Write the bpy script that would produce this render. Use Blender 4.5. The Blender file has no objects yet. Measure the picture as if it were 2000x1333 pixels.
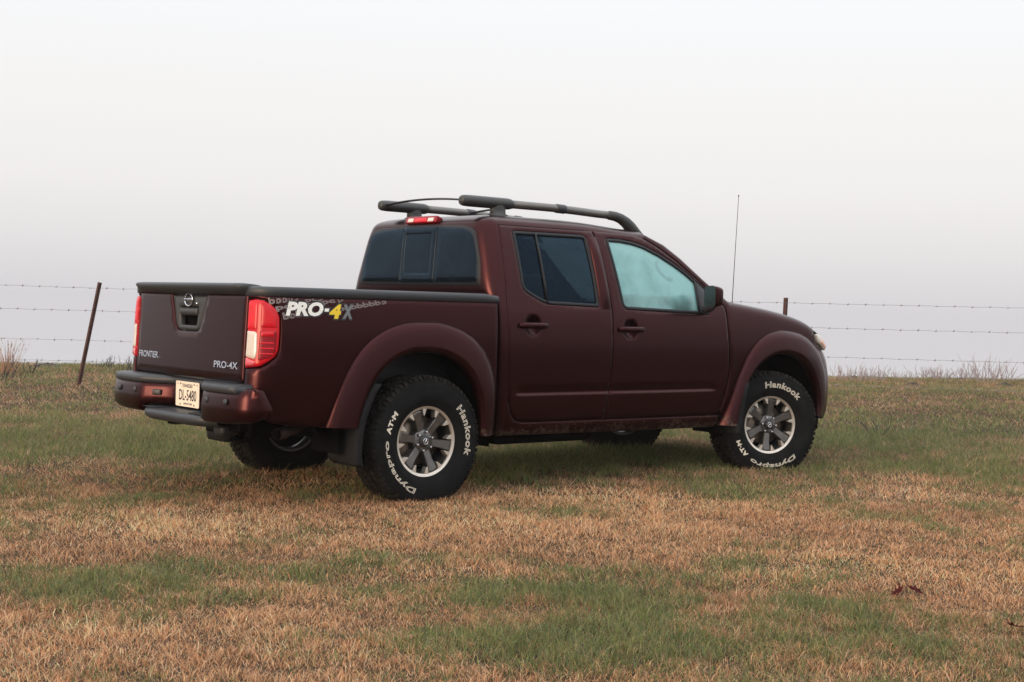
import bpy, bmesh, math, random
import numpy as np
from mathutils import Vector, Matrix
from mathutils.geometry import delaunay_2d_cdt
random.seed(7); RNG = np.random.default_rng(11)
scene = bpy.context.scene
COL = scene.collection
PI = math.pi

# ------------------------------------------------------------------ camera
CAMP = Vector((-5.1124, -7.9170, 1.2344))
yaw, pitch, roll = map(math.radians, (50.6311, -1.4252, 1.5540))
FWD = Vector((math.cos(pitch)*math.cos(yaw), math.cos(pitch)*math.sin(yaw), math.sin(pitch)))
r0 = Vector((math.sin(yaw), -math.cos(yaw), 0)); u0 = r0.cross(FWD)
RGT = r0*math.cos(roll) + u0*math.sin(roll); UPV = -r0*math.sin(roll) + u0*math.cos(roll)
cd = bpy.data.cameras.new('camera'); cam = bpy.data.objects.new('camera', cd); COL.objects.link(cam)
cam.matrix_world = Matrix(((RGT.x, UPV.x, -FWD.x, CAMP.x), (RGT.y, UPV.y, -FWD.y, CAMP.y), (RGT.z, UPV.z, -FWD.z, CAMP.z), (0, 0, 0, 1)))
cd.sensor_width = 36; cd.lens = 36*2802.9/2000; cd.clip_end = 1000; cd.clip_start = .05
scene.camera = cam

# ------------------------------------------------------------------ sky and sun
SUN_AZ = math.radians(182); SUN_EL = math.radians(7)
world = bpy.data.worlds.new('World'); scene.world = world; world.use_nodes = True
wn, wl = world.node_tree.nodes, world.node_tree.links
wn.clear()
wo = wn.new('ShaderNodeOutputWorld'); bg = wn.new('ShaderNodeBackground')
sky = wn.new('ShaderNodeTexSky'); sky.sky_type = 'NISHITA'; sky.sun_disc = False
sky.sun_elevation = SUN_EL; sky.sun_rotation = PI/2 - SUN_AZ; sky.air_density = 1.0; sky.dust_density = 4.0
tc = wn.new('ShaderNodeTexCoord'); sep = wn.new('ShaderNodeSeparateXYZ'); ramp = wn.new('ShaderNodeValToRGB')
wl.new(tc.outputs['Generated'], sep.inputs[0]); wl.new(sep.outputs['Z'], ramp.inputs[0])
cr = ramp.color_ramp
SKY_STOPS = [(p, tuple(.60*v for v in c)) for p, c in [(0.0, (.66, .645, .665)), (.035, (.765, .745, .755)), (.08, (.86, .84, .84)), (.15, (.905, .89, .89)), (.21, (.925, .935, .955)), (.5, (1.45, 1.47, 1.51)), (1.0, (2.05, 2.08, 2.15))]]
while len(cr.elements) < len(SKY_STOPS): cr.elements.new(.5)
for e, (p, c) in zip(cr.elements, SKY_STOPS): e.position = p; e.color = (*c, 1)
skm = wn.new('ShaderNodeMixRGB'); skm.blend_type = 'ADD'; skm.inputs[0].default_value = 1
sks = wn.new('ShaderNodeMixRGB'); sks.blend_type = 'MULTIPLY'; sks.inputs[0].default_value = 1; sks.inputs[2].default_value = (.008, .008, .008, 1)
wl.new(sky.outputs[0], sks.inputs[1]); wl.new(ramp.outputs[0], skm.inputs[1]); wl.new(sks.outputs[0], skm.inputs[2])
wl.new(skm.outputs[0], bg.inputs[0]); bg.inputs[1].default_value = 1.0; wl.new(bg.outputs[0], wo.inputs[0])
sd = bpy.data.lights.new('sun', 'SUN'); sun = bpy.data.objects.new('sun', sd); COL.objects.link(sun)
sd.energy = 1.5; sd.angle = math.radians(24); sd.color = (1.0, .70, .46)
sun.rotation_euler = Vector((math.cos(SUN_AZ)*math.cos(SUN_EL), math.sin(SUN_AZ)*math.cos(SUN_EL), math.sin(SUN_EL))).to_track_quat('Z', 'Y').to_euler()
scene.view_settings.view_transform = 'Standard'; scene.view_settings.look = 'None'
scene.view_settings.exposure = .737; scene.view_settings.gamma = 1
scene.render.engine = 'CYCLES'
scene.cycles.use_denoising = True
try: scene.cycles.denoiser = 'OPENIMAGEDENOISE'
except Exception: pass
scene.cycles.max_bounces = 6; scene.cycles.diffuse_bounces = 3; scene.cycles.glossy_bounces = 3
scene.cycles.transparent_max_bounces = 10; scene.cycles.volume_bounces = 1
scene.cycles.caustics_reflective = False; scene.cycles.caustics_refractive = False

# ------------------------------------------------------------------ helpers
def put(o, parent=None, label=None, cat=None, group=None, kind=None):
    COL.objects.link(o)
    if parent is not None: o.parent = parent
    for k, v in (('label', label), ('category', cat), ('group', group), ('kind', kind)):
        if v: o[k] = v
    return o
def mesh(name, verts, faces, mat, parent=None, smooth=True, mirror=False, **kw):
    if mirror:
        verts = [(v[0], -v[1], v[2]) for v in verts]; faces = [tuple(reversed(f)) for f in faces]
    me = bpy.data.meshes.new(name); me.from_pydata([tuple(v) for v in verts], [], [tuple(f) for f in faces]); me.update()
    me.materials.append(mat)
    if smooth: me.polygons.foreach_set('use_smooth', [True]*len(me.polygons))
    return put(bpy.data.objects.new(name, me), parent, **kw)
def empty(name, loc=(0, 0, 0), parent=None, **kw):
    o = bpy.data.objects.new(name, None); o.location = loc; o.empty_display_size = .2
    return put(o, parent, **kw)
class MB:                                    # collects plain shapes for one mesh
    def __init__(s): s.v = []; s.f = []
    def add(s, v, f):
        n = len(s.v); s.v += [tuple(p) for p in v]; s.f += [tuple(i+n for i in q) for q in f]
    def box(s, c, d, R=None, bev=0.0):
        bm = bmesh.new(); bmesh.ops.create_cube(bm, size=1)
        for v in bm.verts: v.co = Vector((v.co.x*d[0], v.co.y*d[1], v.co.z*d[2]))
        if bev: bmesh.ops.bevel(bm, geom=bm.edges[:], offset=bev, segments=2, affect='EDGES', profile=.6)
        s.bm(bm, Matrix.Translation(c) @ (R.to_4x4() if R else Matrix()))
    def bm(s, bm, M=Matrix()):
        bm.verts.index_update()
        s.add([M @ v.co for v in bm.verts], [[v.index for v in f.verts] for f in bm.faces]); bm.free()
    def tube(s, pts, rad, n=10, cap=True, flat=1.0):
        pts = [Vector(p) for p in pts]; rad = rad if isinstance(rad, (list, tuple)) else [rad]*len(pts)
        V = []; F = []; up = None
        for i, p in enumerate(pts):
            t = (pts[min(i+1, len(pts)-1)] - pts[max(i-1, 0)]).normalized()
            if up is None:
                up = Vector((0, 0, 1)) if abs(t.z) < .9 else Vector((1, 0, 0))
            a = t.cross(up).normalized(); b = a.cross(t).normalized(); up = b
            for k in range(n):
                q = 2*PI*k/n; V.append(p + a*math.cos(q)*rad[i] + b*math.sin(q)*rad[i]*flat)
        for i in range(len(pts)-1):
            for k in range(n):
                F.append((i*n+k, i*n+(k+1) % n, (i+1)*n+(k+1) % n, (i+1)*n+k))
        if cap: F.append(tuple(range(n-1, -1, -1))); F.append(tuple((len(pts)-1)*n+k for k in range(n)))
        s.add(V, F)
    def lathe(s, prof, n=48, axis='y', closed=False):     # prof: (r, h) pairs, spun about local Y
        m = len(prof); V = []; F = []
        for k in range(n):
            a = 2*PI*k/n
            for r, h in prof: V.append((r*math.cos(a), h, r*math.sin(a)))
        for k in range(n):
            k2 = (k+1) % n
            for j in range(m-1 if not closed else m):
                j2 = (j+1) % m; F.append((k*m+j, k2*m+j, k2*m+j2, k*m+j2))
        s.add(V, F)
    def grid(s, rows, caps=False):
        n = len(rows[0]); V = [p for r in rows for p in r]; F = []
        if caps: F += [tuple(range(n)), tuple((len(rows)-1)*n+j for j in range(n-1, -1, -1))]
        for i in range(len(rows)-1):
            for j in range(n-1): F.append((i*n+j, i*n+j+1, (i+1)*n+j+1, (i+1)*n+j))
        s.add(V, F)
    def build(s, name, mat, parent=None, smooth=True, mirror=False, **kw):
        return mesh(name, s.v, s.f, mat, parent, smooth, mirror, **kw)
def recalc(o):
    bm = bmesh.new(); bm.from_mesh(o.data); bmesh.ops.recalc_face_normals(bm, faces=bm.faces); bm.to_mesh(o.data); bm.free(); return o
def sharp(o, ang=35):
    try: o.data.set_sharp_from_angle(angle=math.radians(ang))
    except Exception: pass
    return o

# ------------------------------------------------------------------ materials
def mat(name): 
    m = bpy.data.materials.new(name); m.use_nodes = True
    return m, m.node_tree.nodes, m.node_tree.links, m.node_tree.nodes['Principled BSDF']
def noise(n, l, scale, detail=4, coord='Object', rough=.55):
    t = n.new('ShaderNodeTexCoord'); x = n.new('ShaderNodeTexNoise'); x.inputs['Scale'].default_value = scale
    x.inputs['Detail'].default_value = detail; x.inputs['Roughness'].default_value = rough
    l.new(t.outputs[coord], x.inputs['Vector']); return x
def rampn(n, l, src, stops):
    r = n.new('ShaderNodeValToRGB'); e = r.color_ramp.elements
    while len(e) < len(stops): e.new(.5)
    for q, (p, c) in zip(e, stops): q.position = p; q.color = (*c, 1) if len(c) == 3 else c
    l.new(src, r.inputs[0]); return r
def simple(name, col, rough=.5, metal=0, var=.12, scale=30, bump=0.0, coat=0, spec=.5):
    m, n, l, b = mat(name)
    x = noise(n, l, scale); lo = [c*(1-var) for c in col]; hi = [min(1, c*(1+var)) for c in col]
    r = rampn(n, l, x.outputs['Fac'], [(.3, lo), (.7, hi)]); l.new(r.outputs[0], b.inputs['Base Color'])
    b.inputs['Roughness'].default_value = rough; b.inputs['Metallic'].default_value = metal
    b.inputs['Specular IOR Level'].default_value = spec
    if coat: b.inputs['Coat Weight'].default_value = coat; b.inputs['Coat Roughness'].default_value = .2; b.inputs['Coat Weight'].default_value = coat*.6
    if bump:
        bp = n.new('ShaderNodeBump'); bp.inputs['Strength'].default_value = bump; bp.inputs['Distance'].default_value = .004
        l.new(x.outputs['Fac'], bp.inputs['Height']); l.new(bp.outputs[0], b.inputs['Normal'])
    return m
def paint():
    m, n, l, b = mat('copper_paint')
    b.inputs['Base Color'].default_value = (.20, .042, .022, 1)
    b.inputs['Metallic'].default_value = .85; b.inputs['Roughness'].default_value = .42
    b.inputs['Coat Weight'].default_value = .6; b.inputs['Coat Roughness'].default_value = .16; b.inputs['Coat IOR'].default_value = 1.45
    dew = noise(n, l, 420, 2); bp = n.new('ShaderNodeBump'); bp.inputs['Strength'].default_value = .10; bp.inputs['Distance'].default_value = .0008
    l.new(dew.outputs['Fac'], bp.inputs['Height']); l.new(bp.outputs[0], b.inputs['Coat Normal'])
    # flake
    fl = noise(n, l, 900, 1); fr = rampn(n, l, fl.outputs['Fac'], [(.25, (.021, .0036, .0052)), (.75, (.045, .0076, .0084))])
    # mud splashed on the lowest part of the body
    t = n.new('ShaderNodeTexCoord'); sp = n.new('ShaderNodeSeparateXYZ'); l.new(t.outputs['Object'], sp.inputs[0])
    mud = noise(n, l, 26, 8, rough=.75); mr = n.new('ShaderNodeMapRange'); mr.inputs['From Min'].default_value = .40; mr.inputs['From Max'].default_value = .60
    mr.inputs['To Min'].default_value = .16; mr.inputs['To Max'].default_value = -.22; l.new(sp.outputs['Z'], mr.inputs['Value'])
    ad = n.new('ShaderNodeMath'); ad.operation = 'ADD'; l.new(mr.outputs[0], ad.inputs[0]); l.new(mud.outputs['Fac'], ad.inputs[1])
    mk = rampn(n, l, ad.outputs[0], [(.60, (0, 0, 0)), (.70, (.75, .75, .75))])
    mx = n.new('ShaderNodeMixRGB'); mx.inputs[2].default_value = (.11, .075, .05, 1)
    l.new(mk.outputs[0], mx.inputs[0]); l.new(fr.outputs[0], mx.inputs[1]); l.new(mx.outputs[0], b.inputs['Base Color'])
    im = n.new('ShaderNodeMath'); im.operation = 'MULTIPLY_ADD'; im.inputs[1].default_value = -.85; im.inputs[2].default_value = .85
    l.new(mk.outputs[0], im.inputs[0]); l.new(im.outputs[0], b.inputs['Metallic'])
    cm = n.new('ShaderNodeMath'); cm.operation = 'MULTIPLY_ADD'; cm.inputs[1].default_value = -.12; cm.inputs[2].default_value = .12
    l.new(mk.outputs[0], cm.inputs[0]); l.new(cm.outputs[0], b.inputs['Coat Weight'])
    ru = n.new('ShaderNodeMath'); ru.operation = 'MULTIPLY_ADD'; ru.inputs[1].default_value = .45; ru.inputs[2].default_value = .30
    l.new(mk.outputs[0], ru.inputs[0]); l.new(ru.outputs[0], b.inputs['Roughness'])
    return m
def glass(name, tint, dewcol, dew, rough=.06, pattern=6.0, lo=.35, hi=.65, gloss=(1, 1, 1), ior=1.45, low=.55):
    """tinted pane with condensation: tinted see-through, a dew film that scatters light, and a clear surface reflection"""
    m, n, l, b = mat(name); out = n['Material Output']; n.remove(b)
    tr = n.new('ShaderNodeBsdfTransparent'); tr.inputs[0].default_value = (*tint, 1)
    df = n.new('ShaderNodeBsdfDiffuse'); df.inputs[0].default_value = (*dewcol, 1)
    tl = n.new('ShaderNodeBsdfTranslucent'); tl.inputs[0].default_value = (*dewcol, 1)
    m1 = n.new('ShaderNodeMixShader'); m1.inputs[0].default_value = .4; l.new(df.outputs[0], m1.inputs[1]); l.new(tl.outputs[0], m1.inputs[2])
    x = noise(n, l, pattern, 3); r = rampn(n, l, x.outputs['Fac'], [(lo, (dew*low,)*3), (hi, (dew,)*3)])
    m2 = n.new('ShaderNodeMixShader'); l.new(r.outputs[0], m2.inputs[0]); l.new(tr.outputs[0], m2.inputs[1]); l.new(m1.outputs[0], m2.inputs[2])
    gl = n.new('ShaderNodeBsdfGlossy'); gl.inputs['Roughness'].default_value = rough; gl.inputs[0].default_value = (*gloss, 1)
    fr = n.new('ShaderNodeFresnel'); fr.inputs[0].default_value = ior
    m3 = n.new('ShaderNodeMixShader'); l.new(fr.outputs[0], m3.inputs[0]); l.new(m2.outputs[0], m3.inputs[1]); l.new(gl.outputs[0], m3.inputs[2])
    l.new(m3.outputs[0], out.inputs[0]); return m
M_PAINT = paint()
M_BLACK = simple('black_plastic', (.026, .029, .034), .48, 0, .15, 60, .08)
M_FLAP = simple('flap_rubber', (.014, .014, .0145), .7, 0, .25, 20, .1, spec=.12)
M_SEAL = simple('rubber_seal', (.010, .011, .014), .5, 0, .1, 40, spec=.3)
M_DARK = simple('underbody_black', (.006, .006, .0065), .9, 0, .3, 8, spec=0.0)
M_RUB = simple('tyre_rubber', (.0085, .0088, .0092), .8, 0, .35, 14, .25, spec=.12)
M_GREYTUBE = simple('satin_grey_tube', (.16, .155, .145), .38, .6, .08, 50)
M_GREYPL = simple('charcoal_plastic', (.030, .031, .031), .45, 0, .1, 60, .05)
M_SPOKE = simple('gunmetal_alloy', (.15, .145, .14), .36, .8, .15, 20)
M_SILVER = simple('machined_alloy', (.66, .61, .54), .42, .80, .08, 40)
M_CHROME = simple('chrome', (.72, .73, .76), .12, 1, .03, 40)
M_DISC = simple('brake_disc_metal', (.25, .21, .17), .45, .8, .3, 25)
M_TREADMUD = simple('muddy_tread', (.017, .0155, .014), .9, 0, .6, 18, .4, spec=.05)
M_WHITE = simple('white_letter', (.78, .72, .60), .6, 0, .06, 60)
M_DECALW = simple('decal_white', (.90, .88, .82), .4, 0, .03, 20)
M_DECALY = simple('decal_yellow', (.85, .60, .02), .4, 0, .03, 20)
M_DECALG = simple('decal_grey', (.17, .18, .19), .4, 0, .03, 20)
M_DECALK = simple('decal_black', (.010, .011, .016), .4, 0, .03, 20)
M_DECALT = simple('decal_tread_grey', (.26, .22, .215), .5, 0, .05, 20)
M_PLATE = simple('plate_cream', (.86, .74, .58), .45, 0, .03, 20)
M_INK = simple('plate_ink', (.012, .014, .03), .5, 0, .03, 20)
M_RED = simple('lamp_red', (.50, .004, .012), .34, 0, .10, 12, 0, .3, spec=.3)
M_RED2 = simple('lamp_red_dark', (.24, .003, .010), .34, 0, .15, 18, 0, .3, spec=.3)
M_REDB = simple('lamp_red_bright', (.64, .010, .022), .34, 0, .10, 18, 0, .3, spec=.3)
M_CLEAR = simple('lamp_clear', (.62, .55, .48), .18, 0, .10, 120, 0, 1)
M_PINK = simple('lamp_clear_red', (.58, .10, .12), .15, 0, .1, 30, 0, 1)
M_AMBER = simple('lamp_amber', (.75, .42, .30), .15, 0, .1, 30, 0, 1)
M_SEAT = simple('seat_cloth', (.028, .028, .031), .9, 0, .2, 80, spec=0.0)
M_GLASSF = glass('front_glass_dewy', (.38, .66, .65), (.46, .87, .86), .66, .06, 2.6, .38, .54, low=.35)
M_GLASSR = glass('privacy_glass', (.055, .08, .095), (.016, .026, .038), .50, .05, 4.0, gloss=(.26, .44, .66), ior=1.30)
M_GLASSB = glass('back_glass_dark', (.03, .042, .052), (.016, .026, .038), .62, .08, 5.0, gloss=(.42, .60, .80), ior=1.36)
M_FRAMEB = simple('window_frame_black', (.016, .022, .030), .4, 0, .1, 40)
M_GLASSW = glass('windscreen_glass', (.62, .80, .78), (.55, .72, .72), .45, .05, 3.0)
M_MIRR = simple('mirror_glass', (.10, .115, .115), .12, .9, .04, 20)

# ------------------------------------------------------------------ body shape functions (metres, truck frame: x forward, y left, z up; rear axle at x = 0)
def pchip(xs, ys):
    xs = np.array(xs, float); ys = np.array(ys, float); h = np.diff(xs); d = np.diff(ys)/h
    m = np.zeros(len(xs)); m[0] = d[0]; m[-1] = d[-1]
    for i in range(1, len(xs)-1):
        if d[i-1]*d[i] > 0:
            w1 = 2*h[i]+h[i-1]; w2 = h[i]+2*h[i-1]; m[i] = (w1+w2)/(w1/d[i-1]+w2/d[i])
    xl, yl, hl, ml = xs.tolist(), ys.tolist(), h.tolist(), m.tolist()
    def f(x):
        if x <= xl[0]: return yl[0]+ml[0]*(x-xl[0])
        if x >= xl[-1]: return yl[-1]+ml[-1]*(x-xl[-1])
        i = 0
        while xl[i+1] < x: i += 1
        t = (x-xl[i])/hl[i]
        return (1+2*t)*(1-t)**2*yl[i]+t*(1-t)**2*hl[i]*ml[i]+t*t*(3-2*t)*yl[i+1]+t*t*(t-1)*hl[i]*ml[i+1]
    return f
def sstep(a, b, x):
    t = min(1, max(0, (x-a)/(b-a))); return t*t*(3-2*t)
hw = pchip([.36, .40, .45, .52, .60, .75, .95, 1.08, 1.18, 1.27, 1.36, 1.45, 1.60, 1.70, 1.76, 1.80],
           [.79, .812, .832, .852, .863, .873, .878, .873, .861, .838, .815, .789, .740, .702, .672, .63])
hwb = pchip([.44, .50, .56, .65, .8, 1.0, 1.15, 1.25, 1.32], [.81, .84, .857, .87, .88, .882, .877, .868, .858])
def S_cab(x, z):
    w = hw(z)-.03*max(0, (x-2.7))**2
    k = sstep(.70, .76, x)*(1-sstep(2.52, 2.60, x))
    if k > 0: w -= k*.012*(sstep(.656, .672, z) if z < .672 else 1-sstep(.672, .735, z))
    return (x, -w, z)
EA, EB, EL = .165, .18, .271
def S_bed(u, z):
    w = hwb(z)
    if u >= -.96: return (u, -w, z)
    q = -.96-u; dx = -.055*(1.25-z)*min(1, q/.15)
    if q < EL:
        a = q/EL*PI/2; return (-.96-EA*math.sin(a)+dx, -(w-EB+EB*math.cos(a)), z)
    return (-.96-EA+dx, -(w-EB-(q-EL)), z)
zsh = pchip([2.6, 2.75, 3.0, 3.2, 3.4, 3.55, 3.68, 3.8, 3.95], [1.262, 1.245, 1.217, 1.192, 1.160, 1.128, 1.085, 1.02, .90])
RF = .075
def S_fen(x, t):
    z0 = zsh(x); tap = .03*max(0, (x-2.7))**2+.25*max(0, x-3.6)**2
    if t <= z0: return (x, -(hw(t)-tap), t)
    w = hw(z0)-tap; a0 = math.radians(10); A1 = math.radians(78); a = a0+(t-z0)/RF; cx = -(w-RF*math.cos(a0))
    if a < A1: return (x, cx-RF*math.cos(a), z0+RF*(math.sin(a)-math.sin(a0)))
    e = (a-A1)*RF
    return (x, cx-RF*math.cos(A1)+e*math.sin(A1), z0+RF*(math.sin(A1)-math.sin(a0))+e*math.cos(A1)*.6)

def area(p): return .5*sum(p[i][0]*p[(i+1) % len(p)][1]-p[(i+1) % len(p)][0]*p[i][1] for i in range(len(p)))
def ccw(p): return p if area(p) > 0 else p[::-1]
def fillet(pts, rad):
    out = []; n = len(pts)
    for i, p in enumerate(pts):
        r = rad[i] if isinstance(rad, (list, tuple)) else rad
        a = np.array(pts[i-1]); b = np.array(p); c = np.array(pts[(i+1) % n]); d1 = a-b; d2 = c-b
        l1, l2 = np.linalg.norm(d1), np.linalg.norm(d2); r = min(r, l1*.45, l2*.45)
        if r < 1e-4: out.append(tuple(b)); continue
        p1 = b+d1/l1*r; p2 = b+d2/l2*r
        for k in range(6):
            t = k/5; q = (1-t)**2*p1+2*t*(1-t)*b+t*t*p2; out.append(tuple(q))
    return out
def resample(p, h):
    out = []
    for i in range(len(p)):
        a = np.array(p[i]); b = np.array(p[(i+1) % len(p)]); L = np.linalg.norm(b-a)
        if L < 1e-5: continue
        m = max(1, int(round(L/h)))
        for k in range(m): out.append(tuple(a+(b-a)*k/m))
    return out
def offset(p, d):                            # positive d moves to the left of travel (inward for ccw)
    n = len(p); out = []
    for i in range(n):
        a = np.array(p[i-1]); b = np.array(p[i]); c = np.array(p[(i+1) % n])
        t1 = b-a; t2 = c-b; t1 = t1/(np.linalg.norm(t1)+1e-12); t2 = t2/(np.linalg.norm(t2)+1e-12)
        n1 = np.array([-t1[1], t1[0]]); n2 = np.array([-t2[1], t2[0]]); m = n1+n2; L = m @ m
        m = n1 if L < .2 else m*2/L
        out.append(tuple(b+m*d))
    return out
def inside(P, poly):
    P = np.asarray(P); x, y = P[:, 0], P[:, 1]; r = np.zeros(len(P), bool); n = len(poly)
    for i in range(n):
        x1, y1 = poly[i]; x2, y2 = poly[(i+1) % n]
        if y1 == y2: continue
        c = ((y1 > y) != (y2 > y)) & (x < (x2-x1)*(y-y1)/(y2-y1)+x1); r ^= c
    return r
def nrm(S, u, v):
    e = 1e-3; a = Vector(S(u+e, v))-Vector(S(u-e, v)); b = Vector(S(u, v+e))-Vector(S(u, v-e))
    return a.cross(b).normalized()
def panel(name, S, outer, holes, m, parent, mirror=False, h=.04, inset=.007, edge=.006, flange=.03, off=0.0, roll_holes=True, bulge=None, extra=None, **kw):
    loops = []
    o = ccw(resample(outer, h*.6)); loops.append((o, offset(o, inset)))
    for q in holes:
        c = ccw(resample(q, h*.6))[::-1]; loops.append((c, offset(c, inset)))
    V = []; D = []; E = []; rings = []
    for A, B in loops:
        for ring, dep in ((A, edge), (B, 0.0)):
            i0 = len(V); V += ring; D += [dep]*len(ring); k = len(ring)
            E += [(i0+j, i0+(j+1) % k) for j in range(k)]
            if dep == edge: rings.append(list(range(i0, i0+k)))
    us = [p[0] for p in o]; vs = [p[1] for p in o]
    gx, gy = np.meshgrid(np.arange(min(us)+h*.5, max(us), h), np.arange(min(vs)+h*.5, max(vs), h))
    G = np.stack([gx.ravel(), gy.ravel()], 1)
    if extra is not None:
        ex_ = np.array(extra); zs_ = sorted(set(ex_[:, 1])); G = G[(G[:, 1] < zs_[0]-.01) | (G[:, 1] > zs_[-1]+.01)]; G = np.concatenate([G, ex_])
    keep = inside(G, loops[0][1])
    for A, B in loops[1:]: keep &= ~inside(G, B)
    G = G[keep]; R = np.array(V)
    if len(G):
        dm = np.min(((G[:, None, :]-R[None, :, :])**2).sum(2), 1); G = G[dm > (h*.45)**2]
    V += [tuple(g) for g in G]; D += [0.0]*len(G)
    rv, re, rf, ov, oe, of = delaunay_2d_cdt([Vector(p) for p in V], E, [], 0, 1e-6)
    rv = [tuple(p) for p in rv]; C = np.array([[sum(rv[i][k] for i in f)/3 for k in (0, 1)] for f in rf])
    ok = inside(C, loops[0][0])
    for A, B in loops[1:]: ok &= ~inside(C, A)
    F = []
    for f, g in zip(rf, ok):
        if g:
            a, b, c = (rv[i] for i in f)
            F.append(tuple(f) if (b[0]-a[0])*(c[1]-a[1])-(b[1]-a[1])*(c[0]-a[0]) > 0 else tuple(reversed(f)))
    dep = [0.0]*len(rv); new = {}
    for i, orig in enumerate(ov):
        for q in orig: new[q] = i
        if orig: dep[i] = max(D[q] for q in orig if q < len(D)) if any(q < len(D) for q in orig) else 0
    P3 = []; N3 = []
    for i, (u, v) in enumerate(rv):
        nn = nrm(S, u, v); p = Vector(S(u, v)); d = dep[i]-off-(bulge(u, v) if bulge else 0); P3.append(p-nn*d); N3.append(nn)
    if flange:
        for li, ring in enumerate(rings):
            if li and not roll_holes: continue
            idx = [new[q] for q in ring]; base = len(P3)
            for i in idx: P3.append(P3[i]-N3[i]*flange)
            k = len(idx)
            for j in range(k): F.append((idx[j], base+j, base+(j+1) % k, idx[(j+1) % k]))
    return mesh(name, P3, F, m, parent, True, mirror, **kw)

FONT = None
def text_mesh(body, size=1.0, outline=0.0, shear=0.0, spacing=1.0, bold=0.0):
    """text as plain geometry in its own x-y plane (x right, y up); outline > 0 gives only the contour as thin tubes"""
    c = bpy.data.curves.new('lettering', 'FONT'); c.body = body; c.size = size; c.shear = shear; c.space_character = spacing
    c.resolution_u = 3
    if outline: c.fill_mode = 'NONE'; c.bevel_depth = outline; c.bevel_resolution = 0
    else: c.fill_mode = 'FRONT'; c.offset = bold
    o = bpy.data.objects.new('lettering', c); COL.objects.link(o)
    dg = bpy.context.evaluated_depsgraph_get(); dg.update()
    me = o.evaluated_get(dg).to_mesh()
    V = [tuple(v.co) for v in me.vertices]; F = [tuple(p.vertices) for p in me.polygons]
    o.evaluated_get(dg).to_mesh_clear(); bpy.data.objects.remove(o); bpy.data.curves.remove(c)
    return V, F
def fit(V, w, h):                              # scale letters into a w x h box centred on 0
    a = np.array(V); lo, hi = a.min(0), a.max(0); c = (lo+hi)/2
    s = np.array([w/(hi[0]-lo[0]), h/(hi[1]-lo[1]), 1]); return [tuple(x) for x in (a-c)*s]

# ------------------------------------------------------------------ ground
FH = Vector((.63431, .77308, 0)); RH = Vector((.77308, -.63431, 0))
def _hash_noise(seed, n=64):
    r = np.random.default_rng(seed); g = r.random((n, n))
    def f(x, y):
        xi = np.floor(x).astype(int); yi = np.floor(y).astype(int); fx = x-xi; fy = y-yi
        fx = fx*fx*(3-2*fx); fy = fy*fy*(3-2*fy)
        a = g[xi % n, yi % n]; b = g[(xi+1) % n, yi % n]; c = g[xi % n, (yi+1) % n]; d = g[(xi+1) % n, (yi+1) % n]
        return (a*(1-fx)+b*fx)*(1-fy)+(c*(1-fx)+d*fx)*fy
    return f
NA, NB, NC, ND = (_hash_noise(k) for k in (1, 2, 3, 4))
def terrain(x, y):
    x = np.asarray(x, float); y = np.asarray(y, float)
    d = (x-CAMP.x)*FH.x+(y-CAMP.y)*FH.y; l = (x-CAMP.x)*RH.x+(y-CAMP.y)*RH.y
    crest = 24.0+.22*np.clip(l, -14, 14)
    over = np.maximum(0, d-crest+2.5)
    z = .030*(NA(x*.9, y*.9)-.5)+.012*(NB(x*3.1, y*3.1)-.5)
    z = z+.07*np.clip((d-13)/6, 0, 1)+.05*(NC(x*.5, y*.5)-.5)*np.clip((d-14)/4, 0, 1)
    drop = np.where(over < 12, .012*over**2, .012*144+.288*(over-12))
    z = z-np.minimum(drop, 7.0)
    near = np.clip((np.hypot(np.clip(np.abs(x-1.6)-1.9, 0, None), np.clip(np.abs(y)-1.0, 0, None))), 0, 1)
    lift = .035+.010*np.clip(x, -1, 4)+.012*np.clip(y+.8, -1, 2.5)
    return z*(.25+.75*near)+lift
def ground_mat():
    m, n, l, b = mat('field_soil')
    a = noise(n, l, .9, 6, 'Object'); c = noise(n, l, 22, 6, 'Object', .7); e = noise(n, l, 140, 3, 'Object')
    r1 = rampn(n, l, a.outputs['Fac'], [(.35, (.040, .038, .020)), (.65, (.075, .048, .028))])
    r2 = rampn(n, l, c.outputs['Fac'], [(.35, (.03, .022, .015)), (.7, (.11, .072, .045))])
    mx = n.new('ShaderNodeMixRGB'); mx.inputs[0].default_value = .55; l.new(r1.outputs[0], mx.inputs[1]); l.new(r2.outputs[0], mx.inputs[2])
    l.new(mx.outputs[0], b.inputs['Base Color']); b.inputs['Roughness'].default_value = .95; b.inputs['Specular IOR Level'].default_value = .1
    bp = n.new('ShaderNodeBump'); bp.inputs['Strength'].default_value = .7; bp.inputs['Distance'].default_value = .02
    l.new(e.outputs['Fac'], bp.inputs['Height']); l.new(bp.outputs[0], b.inputs['Normal']); return m
ax = np.concatenate([np.arange(-75, -12, 3.0), np.arange(-12, 26, .3), np.arange(26, 76, 3.0)])
gx, gy = np.meshgrid(ax, ax, indexing='ij'); gz = terrain(gx, gy); nA = len(ax)
idx = np.arange(nA*nA).reshape(nA, nA)
mesh('ground', np.stack([gx.ravel(), gy.ravel(), gz.ravel()], 1).tolist(),
     np.stack([idx[:-1, :-1], idx[1:, :-1], idx[1:, 1:], idx[:-1, 1:]], -1).reshape(-1, 4).tolist(), ground_mat(), kind='structure',
     label='open field of dry and green winter grass rising to a low crest', cat='ground')

# ------------------------------------------------------------------ the truck
T = empty('pickup_truck', label='dark copper brown crew cab pickup truck with roof rack parked on grass', cat='truck')
SIDES = (False, True)                         # right side as seen in the photograph, then its mirror image

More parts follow.
